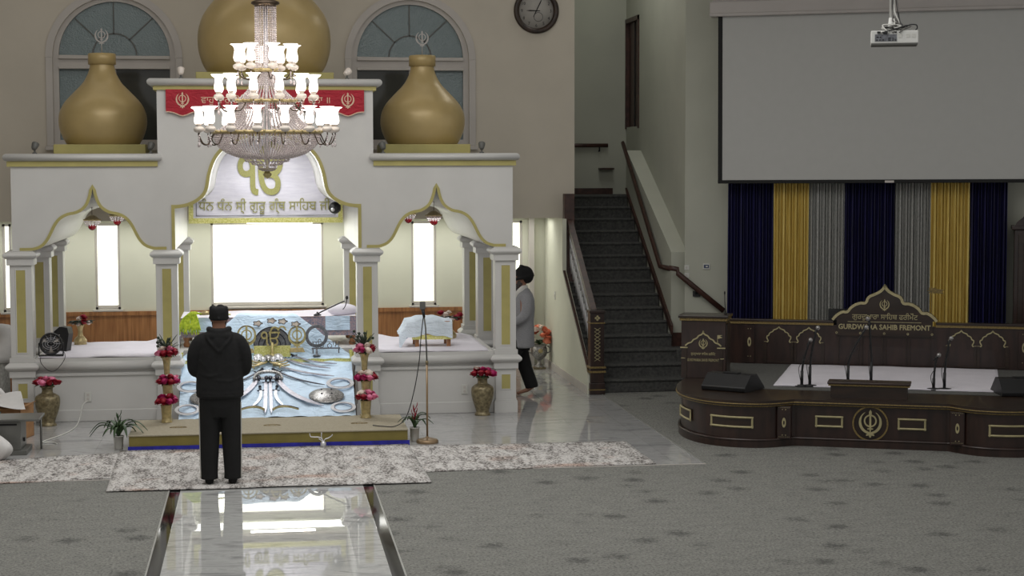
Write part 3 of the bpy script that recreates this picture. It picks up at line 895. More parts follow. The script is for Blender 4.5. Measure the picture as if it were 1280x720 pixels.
# --- domes
def dome(x, y, z, R, neck, label, group='golden domes on the pavilion', big=False):
    t = thing('golden_dome', label, 'dome', (x, y, z), 0, group)
    if not big:
        MB().box((-.575, -.575, 0), (.575, .575, .125)).build('base_block', M['gold_paint'], t, bevel=0.01)
        pr = smooth_path([(.46, .125), (.515, .22), (.556, .34), (.565, .45), (.545, .56), (.48, .68), (.36, .81), (.255, .92), (.195, 1.02), (.165, 1.10), (.155, 1.17)], 5)
        MB().lathe(pr, seg=56).build('bulb_body', M['dome'], t)
        MB().lathe([(.155, 1.165), (.178, 1.165), (.178, 1.30), (.165, 1.31), (.0, 1.31)], seg=48).build('neck_collar', M['dome'], t)
        rod = MB().tube([(0, 0, 1.30), (0, 0, 1.46)], .006, 8)
        k = rod.build('finial_rod', M['finial'], t)
        MB().region(khanda_loops(.22, 0, 1.53), -.006, .006).build('khanda_emblem', M['finial'], t)
    else:
        MB().box((-R, -R, 0), (R, R, .125)).build('base_block', M['gold_paint'], t, bevel=0.01)
        pr = smooth_path([(.72, .125), (.80, .25), (.855, .42), (.87, .58), (.85, .75), (.78, .93), (.63, 1.12), (.45, 1.30), (.33, 1.45), (.27, 1.58), (.25, 1.7)], 5)
        MB().lathe(pr, seg=64).build('bulb_body', M['dome'], t)
        MB().lathe([(.25, 1.69), (.28, 1.69), (.28, 1.9), (.0, 1.92)], seg=48).build('neck_collar', M['dome'], t)
    return t
dome(XC-2.10, 23.6, 3.27, .57, .18, 'small golden onion dome on the left ledge of the pavilion')
dome(XC+2.085, 23.6, 3.27, .57, .18, 'small golden onion dome on the right ledge of the pavilion')
dome(XC, 23.6, 4.18, .87, .28, 'large golden dome on the raised centre behind the chandelier', big=True)
# --- small spotlights on the ledges
def spot(x, y, z, tilt, m, label):
    t = thing('spotlight', label, 'spotlight', (x, y, z), 0, 'small spotlights on the pavilion ledges')
    MB().lathe([(.03, 0), (.03, .012), (.012, .02), (.012, .06)], seg=14).build('stem', M['dark_grey'], t)
    T = Matrix.Translation((0, 0, .085)) @ Matrix.Rotation(tilt, 4, 'Y') @ Matrix.Rotation(-0.5, 4, 'X')
    MB().lathe([(.022, -.04), (.034, -.02), (.045, .03), (.045, .045), (.04, .05), (.0, .05)], seg=18, T=T).build('lamp_head', m, t)
spot(XC-1.02, 21.95, 4.18, 0.0, M['porcelain'], 'white spotlight on the top ledge left of the chandelier')
spot(XC+1.0, 21.95, 4.18, 0.9, M['porcelain'], 'white spotlight tilted on the top ledge right of the chandelier')
spot(XC-2.78, 22.0, 3.27, 0.3, M['dark_grey'], 'grey spotlight near the outer end of left ledge')
spot(XC-1.40, 22.0, 3.27, 0.3, M['dark_grey'], 'grey spotlight on left ledge beside the raised centre')
spot(XC+1.44, 22.0, 3.27, -0.3, M['dark_grey'], 'grey spotlight on right ledge beside the raised centre')
spot(XC+2.68, 22.0, 3.27, 0.1, M['dark_grey'], 'grey spotlight near the outer end of right ledge')
# --- red banner across the raised centre
rb = thing('red_banner', 'red dotted cloth banner with cream lettering below the top ledge', 'banner', (XC, P0, 0))
bz = 4.045
pts = [(-1.20, bz), (-1.20, 3.775)]
def scal(x):
    return 3.765-0.035*max(0, math.cos((abs(x)-1.0)*PI/.34)) if abs(abs(x)-1.0) < .17 else (3.765 if abs(x) > 1.0 else 3.80)
n = 60
bot = [(-1.20+2.40*i/n, (3.77-0.05*math.exp(-((abs(-1.2+2.4*i/n)-1.0)/.09)**2)) if abs(-1.2+2.4*i/n) > .78 else 3.80) for i in range(n+1)]
top = [(1.20-2.40*i/20, bz) for i in range(21)]
MB().region([ccw(bot+top)], -.046, -.036).build('banner_cloth', M['red_banner'], rb)
MB().band(bot, .012, -.049, -.046).build('hem', M['banner_trim'], rb)
for x, lab in ((-1.0, 0), (1.0, 1)):
    MB().region(khanda_loops(.20, x, 3.915), -.051, -.046).build('khanda_emblem', M['banner_trim'], rb)
MB().region(text_loops('ਵਾਹੁ ਵਾਹੁ ਗੋਿਬੰਦ ਿਸੰਘ ਆਪੇ ਗੁਰੁ ਚੇਲਾ ॥', width=1.56, height=.125, cx=0.0, z0=3.86, res=2), -.050, -.046).build('lettering', M['banner_trim'], rb)
# --- white banner at the back of the central arch
wb = thing('white_banner', 'white satin banner with gold border and gold lettering inside the central arch', 'banner', (XC, 25.30, 0))
def bc(p, q):
    x = -1.085+2.17*p
    return (x, -.004+.008*math.sin(x*9+q*3)+.006*math.sin(q*14+x*3), 2.31+1.2*q)
MB().grid(bc, 40, 24).build('banner_cloth', M['banner_white'], wb)
b = MB().box((-1.085, -.022, 2.30), (1.085, -.014, 2.375)).box((-1.085, -.022, 2.375), (-1.02, -.014, 3.3)).box((1.02, -.022, 2.375), (1.085, -.014, 3.3))
b.build('brocade_border', M['gold_border'], wb)
b = MB().box((-.98, -.024, 2.405), (.98, -.016, 2.412)).box((-.98, -.024, 2.405), (-.973, -.016, 3.2)).box((.973, -.024, 2.405), (.98, -.016, 3.2))
b.build('dotted_seam', M['emblem_grey'], wb)
MB().region(text_loops('ਧੰਨ ਧੰਨ ਸ੍ੀ ਗੁਰੂ ਗ੍ੰਥ ਸਾਿਹਬ ਜੀ', width=1.85, height=.225, cx=-.02, z0=2.43), -.026, -.016).build('lettering', M['gold_text'], wb)
MB().region(embolden(text_loops('ੴ', width=.86, height=.76, cx=.05, z0=2.71), .013), -.028, -.016).build('ek_onkar_emblem', M['gold_text'], wb)
# --- lights built into the pavilion
def led(name, label, x0, x1, y, z, group=None, r=.014):
    t = thing(name, label, 'lamp', ((x0+x1)/2, y, z), 0, group)
    h = (x1-x0)/2
    MB().tube([(-h, 0, 0), (h, 0, 0)], r, 10).build('light_tube', M['led'], t)
    MB().box((-h-.01, -.02, r), (h+.01, .02, r+.02)).build('mounting_channel', M['porcelain'], t)
    return t

t_ = led('light_tube', 'white light tube under the soffit behind the white banner', -.20, .75, 26.0, 2.285)
# ================================================================== FLOOR PIECES IN FRONT OF THE PAVILION
def rug(name, label, corners, z, seed):
    """a thin rug with slightly wavy edges through four floor corners (front-left, front-right, back-right, back-left)"""
    (ax, ay), (bx, by), (cx, cy), (dx, dy) = corners
    rnd = random.Random(seed); ph = [rnd.uniform(0, 6) for _ in range(4)]
    mx, my = (ax+bx+cx+dx)/4, (ay+by+cy+dy)/4
    def f(p, q):
        x = (ax*(1-p)+bx*p)*(1-q)+(dx*(1-p)+cx*p)*q
        y = (ay*(1-p)+by*p)*(1-q)+(dy*(1-p)+cy*p)*q
        y += 0.012*math.sin(p*11+ph[0])*(1 if q < .5 else .6)
        return (x-mx, y-my, z+0.004+0.002*math.sin(p*20+ph[1])*math.sin(q*9+ph[2]))
    m = MB().grid(f, 48, 16)
    skirted(m, 48, 16, .007)
    o = m.build(name, M['rug'], loc=(mx, my, 0))
    tag(o, label, 'rug', 'distressed rugs before the pavilion')
rug('rug', 'distressed grey rug at left end, tucked under the middle rug', [(-4.3, 17.45), (-1.48, 17.84), (-1.40, 19.46), (-4.2, 18.75)], .006, 1)
rug('rug', 'distressed grey rug at right end, reaching towards the stage', [(1.40, 17.70), (4.06, 17.84), (4.05, 19.32), (1.40, 19.40)], .006, 2)
rug('rug', 'distressed grey rug in the middle, under the standing man', [(-1.50, 17.08), (1.635, 17.10), (1.60, 19.46), (-1.56, 19.50)], .014, 3)

stp = thing('step', 'low taupe and olive step with blue cloth at its foot', 'step', (.07, 19.5, 0))
MB().box((-1.53, .012, 0), (1.53, 1.19, .172)).build('step_body', M['step_front'], stp, bevel=0.006)
b = MB().box((-1.535, .0, .165), (1.535, 1.195, .176)); b.build('step_top', M['step_top'], stp)
MB().grid(lambda p, q: (-1.54+3.09*p, -.004-.012*(1-q)-.004*math.sin(p*40), .002+.055*q), 60, 3).build('blue_skirt', M['blue_cloth'], stp)
sw = MB()
for cx in (-1.02, .03, 1.02):
    for s in (1, -1):
        pth = [(cx+s*(.03+.10*t)*math.cos(t*5), .55+.06*math.sin(t*5)*(1-t*.4), .178) for t in [i/24 for i in range(25)]]
        sw.tube(pth, .004, 5)
sw.build('embroidery', M['stage_gold_dim'], stp)
# little chrome stand with hooked arms on the rug before the step
cs = thing('hook_stand', 'small silver stand with curved arms before the step', 'stand', (.655, 19.40, 0.012))
MB().lathe([(.032, 0), (.032, .05), (.02, .065), (.012, .07)], seg=16).build('stand_base', M['chrome'], cs)
for pts in ([(0,0,.06),(-.02,0,.10),(-.05,0,.115),(-.13,0,.12),(-.145,0,.14),(-.148,0,.16)], [(0,0,.06),(-.01,0,.09),(-.02,0,.12),(-.018,0,.165)],
            [(0,0,.06),(.02,0,.09),(.06,0,.105),(.095,0,.13),(.10,0,.145)], [(0,0,.06),(-.03,0,.085),(-.05,0,.10)]):
    MB().tube(smooth_path(pts, 4), .0055, 8).build('hook_arm', M['chrome'], cs)

# ================================================================== WEAPONS DISPLAY
BX = .055
dt = thing('display_table', 'sloping display draped in pale blue printed cloth between the columns', 'display', (BX, 20.66, 0))
prof = [(0, .178), (1.61, .655), (1.74, .68), (1.80, .70), (1.98, 1.215), (2.04, 1.23)]
def table_fn(p, q):
    L = [0, 1.679, 1.811, 1.874, 2.42, 2.482]
    s = q*L[-1]
    for i in range(5):
        if s <= L[i+1]+1e-9:
            t = (s-L[i])/(L[i+1]-L[i]); break
    y = prof[i][0]*(1-t)+prof[i+1][0]*t; z = prof[i][1]*(1-t)+prof[i+1][1]*t
    hw = 1.06-(z-.72)/.51*.69 if z > .72 else 1.03+.02*s
    x = (p*2-1)*hw
    w = .006*math.sin(x*9+s*4)+.005*math.sin(x*4-s*11)+.004*math.sin(x*17-s*13+1)
    if z < .655: w += .008*math.sin((x-s*.6)*22)*max(0, min(1, (abs(x)-.55)/.3))
    if s < 1.6: w += .004*math.sin(x*21+s*6)
    e = max(0, (abs(p-.5)-.42)/.08)
    return (x, y+.004-w*.6, z+w-.012*e*e)
m = MB().grid(table_fn, 96, 110)
m.build('cloth', M['blue_print'], dt)
MB().add([(-1.0, .2, .178), (1.0, .2, .178), (1.0, 1.6, .59), (-1.0, 1.6, .59), (-1.0, 1.6, .178), (1.0, 1.6, .178)],
         [(0, 1, 2, 3), (3, 2, 5, 4), (0, 4, 5, 1), (0, 3, 4), (1, 5, 2)]).build('sloping_frame', M['oak'], dt)
MB().box((-1.0, 1.61, .178), (1.0, 1.78, .62)).build('shelf_frame', M['oak'], dt)
MB().grid(lambda p, q: (-1.06+2.12*p, 1.59+.012*math.sin(q*PI), .645+.04*q+.004*math.sin(p*50)), 60, 4).build('gold_hem', M['gold_border'], dt)
for s in (-1, 1):
    fan_ = MB()
    def ff(p, q, s=s):
        a = math.radians(100-115*p); r_ = .03+.12*q
        return (s*(1.05+r_*math.cos(a)*.75), 1.60+.02*math.sin(p*26)*q, .64+r_*math.sin(a)*1.0)
    fan_.grid(ff, 26, 4).build('gathered_corner', M['gold_border'], dt)
# frame lying on the slope: x across, z up the slope, y into it
TS = Matrix(((1, 0, 0, BX), (0, 0.2841, 0.9588, 20.66), (0, -0.9588, 0.2841, .178), (0, 0, 0, 1)))
def onslope(mb, T2=None):
    return TS if T2 is None else TS @ T2
def sword(name, label, base, tip, bend, w, m_blade, m_hilt, group, cat='sword', lift=-.03):
    bx, bs = base; tx, ts = tip
    t = thing(name, label, cat, tuple(TS @ Vector((bx, lift, bs))), 0, group)
    t.rotation_euler = TS.to_3x3().to_euler()
    dx, dz = tx-bx, ts-bs
    l = math.hypot(dx, dz); ux, uz = dx/l, dz/l; nx, nz = -uz, ux
    cen = []
    n = 22
    for i in range(n+1):
        k = i/n
        o_ = bend*4*k*(1-k)*l
        cen.append((ux*l*k+nx*o_, uz*l*k+nz*o_))
    ws = [w*(0.85+.15*math.sin(PI*i/n)) if i < n*.75 else w*max(0.03, 1-((i-n*.75)/(n*.25))**2) for i in range(n+1)]
    a_, b_ = [], []
    for i, (x, z) in enumerate(cen):
        p_, q_ = cen[max(i-1, 0)], cen[min(i+1, n)]
        ex, ez = q_[0]-p_[0], q_[1]-p_[1]; e = math.hypot(ex, ez)
        a_.append((x-ez/e*ws[i]/2, z+ex/e*ws[i]/2)); b_.append((x+ez/e*ws[i]/2, z-ex/e*ws[i]/2))
    MB().region([ccw(a_+b_[::-1])], -.004, .004).build('blade', m_blade, t)
    d0 = Vector((cen[1][0]-cen[0][0], 0, cen[1][1]-cen[0][1])).normalized()
    h = MB()
    h.tube([(0, 0, 0), tuple(-d0*.10)], [.011, .014], 10)
    h.sphere(tuple(-d0*.115), .02, 12, 8)
    h.build('hilt', m_hilt, t)
    pr = Vector((-d0.z, 0, d0.x))
    MB().tube([tuple(pr*-.045), tuple(pr*.045)], .008, 8).build('crossguard', m_hilt, t)
    return t
G = 'swords fanned out on the blue cloth'
sword('curved_sword', 'broad curved silver sword sweeping right from the stand, nearest the engraved shield', (0.134, 1.03), (0.664, 0.236), -.10, 0.072, M['steel'], M['dark_steel'], G)
sword('curved_sword', 'broad curved silver sword sweeping left from the stand behind the man', (-0.132, 1.03), (-0.663, 0.236), .10, 0.072, M['steel'], M['dark_steel'], G)
sword('curved_sword', 'slim curved sword below the topmost one, pointing right', (0.21, 1.709), (0.786, 1.367), -.06, 0.042, M['steel'], M['dark_steel'], G)
sword('curved_sword', 'slim curved sword pointing right above the long dark sword', (0.177, 1.438), (0.822, 1.118), -.06, 0.042, M['steel'], M['brass'], G)
sword('curved_sword', 'topmost slim curved sword with upturned tip, pointing right', (0.346, 1.781), (0.871, 1.51), -.10, 0.034, M['steel'], M['dark_steel'], G)
sword('curved_sword', 'thin dark sword running right from the stand towards the shield', (0.146, 1.278), (0.695, 0.855), -.07, 0.027, M['dark_steel'], M['dark_steel'], G)
sword('curved_sword', 'slim curved sword pointing left beside the praying man', (-0.184, 1.438), (-0.818, 1.065), .06, 0.042, M['steel'], M['brass'], G)
sword('curved_sword', 'thin dark sword running left from the stand to behind the man', (-0.122, 1.278), (-0.671, 0.751), .06, 0.027, M['dark_steel'], M['dark_steel'], G)
sword('straight_sword', 'straight silver sword upright in the middle, left of its twin', (-0.017, 0.96), (-0.032, 0.05), 0, .045, M['steel'], M['dark_steel'], G)
sword('straight_sword', 'straight silver sword upright in the middle, right of its twin', (0.037, 0.96), (0.042, 0.05), 0, .04, M['steel'], M['dark_steel'], G)
sword('dagger', 'short silver dagger slanting right under the stand', (0.103, 0.716), (0.186, 0.27), -.08, .035, M['chrome'], M['dark_steel'], 'daggers under the stand', 'dagger')
sword('dagger', 'short silver dagger slanting left under the stand', (-0.08, 0.716), (-0.176, 0.27), .08, .035, M['chrome'], M['dark_steel'], 'daggers under the stand', 'dagger')
# central stand (a domed rack of polished metal with an ornate cluster above it)
rk = thing('sword_rack', 'polished metal sword rack crowned by an ornate cluster', 'rack', tuple(TS @ Vector((0.01, -.02, 1.136))), 0)
rk.scale = (1, 1, 1.6)
rk.rotation_euler = TS.to_3x3().to_euler()
a = [(.17*math.cos(math.radians(t)), -.03, -.06+.13*math.sin(math.radians(t))) for t in range(-8, 189, 14)]
MB().tube(a, .022, 10, flat=.8).build('arched_bar', M['silver'], rk)
MB().tube([(-.16, -.02, -.05), (.16, -.02, -.05)], .016, 10).build('cross_bar', M['chrome'], rk)
for x in (-.11, -.02, .03, .11):
    MB().sphere((x, -.045, -.07), (.026, .02, .026), 12, 8).build('socket', M['dark_steel'], rk)
for x, s, r_ in ((-.115, .32, .05), (.13, .32, .05), (0.01, .30, .055), (-.06, .27, .035), (.07, .27, .035), (-.15, .26, .03), (.17, .26, .03)):
    m = MB().sphere((x, -.06, s), (r_, .035, r_*.85), 14, 9)
    for k in range(8):
        m.sphere((x+r_*1.05*math.cos(k*PI/4), -.06, s+r_*.9*math.sin(k*PI/4)), r_*.26, 8, 6)
    m.build('rosette', M['chrome'] if abs(x) > .05 else M['silver'], rk)
for s in (1, -1):
    for k in range(3):
        p = smooth_path([(0.01+s*.02, -.05, .22), (0.01+s*(.10+.03*k), -.06, .20-.03*k), (.01+s*(.19+.02*k), -.05, .24-.04*k), (.01+s*(.22+.02*k), -.05, .27-.05*k)], 4)
        MB().tube(p, .009, 7).build('scroll', M['brass'], rk)
for s in (1, -1):
    p = smooth_path([(s*0.050, -.03, -1.036), (s*0.131, -.03, -0.960), (s*0.241, -.03, -0.969), (s*0.351, -.03, -1.045)], 5)
    t = thing('scabbard', 'curved gold edged scabbard at bottom %s of the blue cloth' % ('right' if s > 0 else 'left'), 'scabbard', tuple(TS @ Vector((0.01, -.01, 1.171))), 0, 'scabbards at the foot of the display')
    t.rotation_euler = TS.to_3x3().to_euler()
    MB().tube(p, [.018-.0005*i for i in range(len(p))], 10, flat=.6).build('sheath', M['brass'], t)
    MB().tube([(x, y-.012, z+.004) for x, y, z in p], .006, 8).build('inlay', M['dark_steel'], t)
def shield(x, s, r, label, m_, group):
    t = thing('round_shield', label, 'shield', tuple(TS @ Vector((x, -.012, s))), 0, group)
    t.rotation_euler = TS.to_3x3().to_euler()
    T = Matrix.Rotation(PI/2, 4, 'X')
    pr = [(r, 0), (r*1.02, .008), (r*.95, .02), (r*.7, .045), (r*.35, .062), (.0, .068)]
    MB().lathe(pr, seg=40, T=T).build('dome', m_, t)
    for k in range(4):
        a_ = PI/4+k*PI/2
        MB().sphere((r*.4*math.cos(a_), -.062, r*.4*math.sin(a_)), .011, 10, 6).build('boss', M['dark_steel'], t)
shield(0.705, 0.552, 0.21, 'round engraved silver shield right of the swords', M['silver'], 'engraved shields on the cloth')
shield(-0.708, 0.552, 0.21, 'round engraved silver shield left of the praying man', M['silver'], 'engraved shields on the cloth')
def quoit(x, s, r, label):
    t = thing('throwing_ring', label, 'ring', tuple(TS @ Vector((x, -.02, s))), 0, 'flat steel rings on the blue cloth')
    t.rotation_euler = TS.to_3x3().to_euler()
    MB().region([ccw(circle(0, 0, r, 48)), ccw(circle(0, .0, r*.72, 48))[::-1]], -.006, .004).build('ring_blade', M['chrome'], t)
    MB().tube([(r*.72*math.cos(k*PI/20), -.006, r*.72*math.sin(k*PI/20)) for k in range(40)], .005, 6, closed=True).build('inner_bead', M['steel'], t)
quoit(0.884, 0.908, 0.169, 'bright steel ring at upper right beside the flower vases')
quoit(0.889, 0.202, 0.149, 'bright steel ring at bottom right corner of the cloth')
quoit(-0.917, 0.89, 0.169, 'bright steel ring at upper left of the cloth')
quoit(-0.934, 0.219, 0.149, 'bright steel ring at bottom left corner of the cloth')
# upright emblems on the shelf
EY = 20.66+1.73
em = thing('gold_emblem', 'tall openwork gold emblem in the middle of the display shelf', 'emblem', (.125, EY-.05, .70))
MB().region(text_loops('ੴ', width=.32, height=.25, cx=.02, z0=.15), -.012, .012).build('ek_onkar', M['emblem_gold'], em)
MB().lathe([(.07, 0), (.07, .015), (.03, .03), (.018, .06), (.018, .19)], seg=20).build('emblem_foot', M['emblem_gold'], em)
hl = thing('sunburst_plaque', 'semicircular gold and blue sunburst plaque behind the gold emblem', 'plaque', (.125, EY+.0, .70))
MB().region([ccw([(-.225, .14)]+arc(0, .15, .225, 180, 0, 30)+[(.225, .14)])], -.008, .008).build('plaque_body', M['emblem_grey'], hl)
for r_ in (.225, .165, .10):
    MB().band(arc(0, .15, r_, 180, 0, 30), .012, -.014, -.008).build('dark_arc', M['dark_steel'], hl)
MB().box((-.23, -.02, 0), (.23, .02, .145)).build('plaque_base', M['gold_border'], hl, bevel=.006)
for x, sc, lab in ((-.195, .30, 'gold double-edged sword emblem on the shelf, nearest the praying man'), (.437, .28, 'gold double-edged sword emblem on a brass block, right of the tall one')):
    t = thing('khanda_statuette', lab, 'emblem', (x, EY-.02, .70), 0, 'sword emblems on the display shelf')
    MB().region(khanda_loops(sc, 0, .11+sc/2), -.012, .012).build('khanda_emblem', M['emblem_gold'], t)
    b = MB().add([(-.10, -.04, .06), (.10, -.04, .06), (.10, .04, .06), (-.10, .04, .06), (-.075, -.03, .115), (.075, -.03, .115), (.075, .03, .115), (-.075, .03, .115)],
                 [(0, 3, 2, 1), (4, 5, 6, 7), (0, 1, 5, 4), (1, 2, 6, 5), (2, 3, 7, 6), (3, 0, 4, 7)])
    b.build('emblem_base', M['brass'], t, bevel=.004)
    d_ = MB().region([ccw(circle(0, .11+sc*.6, sc*.40, 36)), ccw(circle(0, .11+sc*.6, sc*.335, 36))[::-1]], .012, .02)
    d_.build('backing_ring', M['brass_dark'], t)
dk = thing('grey_ring_plaque', 'grey openwork ring plaque right of the gold emblems', 'plaque', (.685, EY+.02, .72))
MB().region([ccw(circle(0, .235, .145, 44)), ccw(circle(0, .235, .105, 44))[::-1]], -.008, .008).build('outer_ring', M['emblem_grey'], dk)
MB().lathe([(.05, -.02), (.05, -.01), (.012, 0), (.012, .10)], seg=16).build('plaque_foot', M['emblem_grey'], dk)
tx = thing('lettering_plaque', 'cut-out grey lettering standing before the ring plaque', 'lettering', (.80, EY-.03, .74))
MB().region(text_loops('ਸਿਤ ਨਾਮ', width=.35, height=.115, cx=0, z0=.07), -.006, .006).build('letters', M['emblem_grey'], tx)
MB().box((-.18, -.010, .055), (.18, .010, .072)).box((-.17, -.012, 0), (-.155, .012, .06)).box((.155, -.012, 0), (.17, .012, .06)).build('letter_rail', M['emblem_grey'], tx)
em2 = thing('appliqued_flowers', 'row of outlined white flowers above the gold emblem', 'flower motif', (BX, 20.66+1.86, 0))
for x, z in ((-.11, 1.115), (.065, 1.145), (.205, 1.135), (.37, 1.10)):
    L = [(x+(.052+.010*math.cos(5*a))*math.cos(a)*1.1, z+(.034+.006*math.cos(5*a))*math.sin(a)) for a in [2*PI*i/40 for i in range(40)]]
    yy = .075+(z-1.13)*.35
    MB().region([ccw(L)], yy-.028, yy-.022).build('flower_motif', M['white_flower'], em2)
    MB().band(L, .008, yy-.031, yy-.027, closed=True).build('flower_outline', M['dark_steel'], em2)

# ================================================================== THRONE BEHIND THE DISPLAY
th = thing('throne', 'low wooden throne draped in blue printed cloth behind the display', 'throne', (.08, 23.05, .77))
MB().box((-1.10, 0, .16), (1.14, 1.0, .235)).build('seat_frame', M['oak'], th, bevel=.01)
for x in (-1.05, 1.09):
    for y in (.06, .94):
        MB().lathe([(.035, 0), (.045, .03), (.028, .07), (.05, .11), (.05, .17)], (x, y, 0), 16).build('leg', M['oak'], th)
MB().grid(lambda p, q: (-1.12+2.28*p, -.012-.004*math.sin(p*40), .13+.25*q), 60, 6).build('patterned_mat', M['throne_rug'], th)
for x0, x1 in ((-1.09, -.62), (.74, 1.06)):
    MB().grid(lambda p, q, x0=x0, x1=x1: (x0+(x1-x0)*p, -.022-.006*math.sin(p*9+q*5), .20+.185*q), 16, 8).build('blue_drape', M['blue_print'], th)
MB().grid(lambda p, q: (-1.12+2.26*p, -.02+1.0*q, .385+.02*math.sin(p*13)*math.sin(q*6)), 40, 16).build('white_cover', M['sheet'], th)
o = MB().sphere((0, 0, 0), (.20, .11, .085), 26, 14).build('bolster', M['sheet'], loc=(1.06, 23.25, 1.215)); tag(o, 'plump white bolster on the right end of the throne', 'cushion')
wh = thing('fly_whisk', 'yellow green fibre whisk lying on left end of the throne', 'whisk', (-.78, 23.0, 1.18))
fb = MB()
rnd = random.Random(4)
for k in range(80):
    a_ = rnd.uniform(-.12, .12); l = rnd.uniform(.14, .24)
    p = smooth_path([(-.02+rnd.uniform(-.03, .03), -.02, .03), (-.10+a_*.3, -.05+rnd.uniform(-.02, .01), .03+rnd.uniform(-.01, .03)), (-.14+a_*.9, -.065, -.05), (-.15+a_*1.1+rnd.uniform(-.02, .03), -.07, .0-l)], 3)
    fb.tube(p, .0065, 5)
fb.build('fibres', M['green_whisk'], wh)
MB().tube([(-.02, 0, .03), (.06, 0, .04), (.12, 0, .035)], [.02, .03, .02], 12).build('grip', M['brass'], wh)
MB().tube([(.10, 0, .035), (.38, .02, .015)], .011, 10).build('whisk_handle', M['gold_border'], wh)
mc = thing('boom_microphone', 'black microphone on a slanting boom by the throne', 'microphone', (.72, 23.12, 1.155))
MB().lathe([(.05, 0), (.05, .015), (.012, .03), (.012, .05)], seg=18).build('mic_base', M['black_plastic'], mc)
MB().tube(smooth_path([(0, 0, .02), (.06, -.02, .055), (.26, -.04, .15), (.355, -.05, .19)], 5), .009, 8).build('boom', M['black_plastic'], mc)
MB().sphere((.385, -.05, .235), (.02, .02, .026), 14, 9).build('mic_head', M['black_plastic'], mc)
MB().tube(smooth_path([(.385, -.05, .22), (.375, -.05, .16), (.355, -.05, .11), (.33, -.05, .08)], 5), .006, 8).build('mic_cable', M['black_plastic'], mc)
dc = thing('dome_camera', 'black dome camera at right edge of the white banner', 'camera', (1.035, 24.9, 2.52))
MB().sphere((0, 0, 0), .085, 24, 14).build('camera_ball', M['black_plastic'], dc)
MB().lathe([(.03, .03), (.045, .06), (.045, .08)], seg=16, T=Matrix.Rotation(PI/2, 4, 'Y')).build('mount', M['black_plastic'], dc)
MB().sphere((-.03, -.065, -.02), .03, 14, 8).build('lens', M['chrome'], dc)

# ================================================================== FLOWERS, VASES, PLANTS
def rose_mesh(seed):
    rnd = random.Random(seed)
    m = MB()
    m.sphere((0, 0, .02), (.62, .62, .62), 12, 8)
    for ring, n, tilt, rad in ((0, 5, .35, .55), (1, 6, .75, .75), (2, 7, 1.15, .85)):
        for k in range(n):
            a_ = 2*PI*k/n+ring*.5+rnd.uniform(-.15, .15)
            T = Matrix.Rotation(a_, 4, 'Z') @ Matrix.Rotation(tilt, 4, 'Y')
            def f(p, q):
                u = (p-.5)*1.15; v = q
                w = math.cos(u*1.35)*(.55+.45*math.sin(v*PI*.62))
                return (.30+.22*(v-.4)**2+.12*math.cos(u*2), u*.85*w, rad*v*1.1-.1+.06*math.cos(u*4))
            m.grid(f, 6, 5, T=T)
    return m
ROSE = {}
def rose(parent, loc, r, col, nm='flower'):
    key = (col, random.randint(0, 1))
    if key not in ROSE:
        o = rose_mesh(len(ROSE)+11).build('flower', M[col], parent)
        ROSE[key] = o.data
    else:
        o = bpy.data.objects.new('flower', ROSE[key]); C.objects.link(o); o.parent = parent
    o.location = loc; o.scale = (r, r, r)
    o.rotation_euler = (random.uniform(-.6, .2), random.uniform(-.5, .5), random.uniform(0, 6))
    return o
def leaf_blade(m, path, w, T=None):
    P = smooth_path(path, 4)
    n = len(P)
    vs = []; fs = []
    for i, p in enumerate(P):
        k = i/(n-1)
        ww = w*math.sin(PI*min(1, .12+k*.88))**.7*(1-.15*k)
        a_, b_ = Vector(P[max(i-1, 0)]), Vector(P[min(i+1, n-1)])
        t = (b_-a_).normalized()
        s = t.cross(Vector((0, 0, 1)))
        if s.length < 1e-4: s = Vector((1, 0, 0))
        s.normalize()
        up = s.cross(t)
        c_ = Vector(p)
        vs += [tuple(c_-s*ww+up*ww*.3), tuple(c_-up*.0015), tuple(c_+s*ww+up*ww*.3), tuple(c_-up*.004)]
    for i in range(n-1):
        for a_, b_ in ((0, 1), (1, 2), (2, 3), (3, 0)):
            fs.append((i*4+a_, i*4+b_, i*4+4+b_, i*4+4+a_))
    m.add(vs, fs, True, T)
def bouquet(label, loc, heads, group=None, leaves=8, R=.1, lm='leaf', spikes=False, lz=-.02):
    t = thing('bouquet', label, 'bouquet', loc, 0, group)
    for x, y, z, r, c_ in heads: rose(t, (x, y, z), r, c_)
    m = MB()
    rnd = random.Random(sum(ord(ch) for ch in label))
    for k in range(leaves):
        a_ = 2*PI*k/leaves+rnd.uniform(-.3, .3)
        l = R*rnd.uniform(.9, 1.35)
        leaf_blade(m, [(0, 0, lz-.03), (l*.5*math.cos(a_), l*.5*math.sin(a_), lz+.02), (l*math.cos(a_), l*math.sin(a_), lz+rnd.uniform(-.02, .03))], R*.2)
    for k in range(5):
        m.tube([(0, 0, lz-.09), (.03*math.cos(k*1.3), .03*math.sin(k*1.3), lz+.03)], .004, 5)
    m.build('foliage', M[lm], t)
    if spikes:
        s = MB()
        for k in range(26):
            a_ = rnd.uniform(0, 2*PI); e = rnd.uniform(.3, 1.2); l = rnd.uniform(.12, .22)
            d_ = Vector((math.cos(a_)*math.cos(e), math.sin(a_)*math.cos(e)*.6, math.sin(e)))
            leaf_blade(s, [(0, .02, .03), tuple(Vector((0, .02, .05))+d_*l*.5), tuple(Vector((0, .02, .05))+d_*l)], .014)
            if k % 4 == 0: s.sphere(tuple(Vector((0, .02, .05))+d_*l), .018, 8, 5)
        s.build('dark_sprays', M['leaf_dark'], t)
    return t
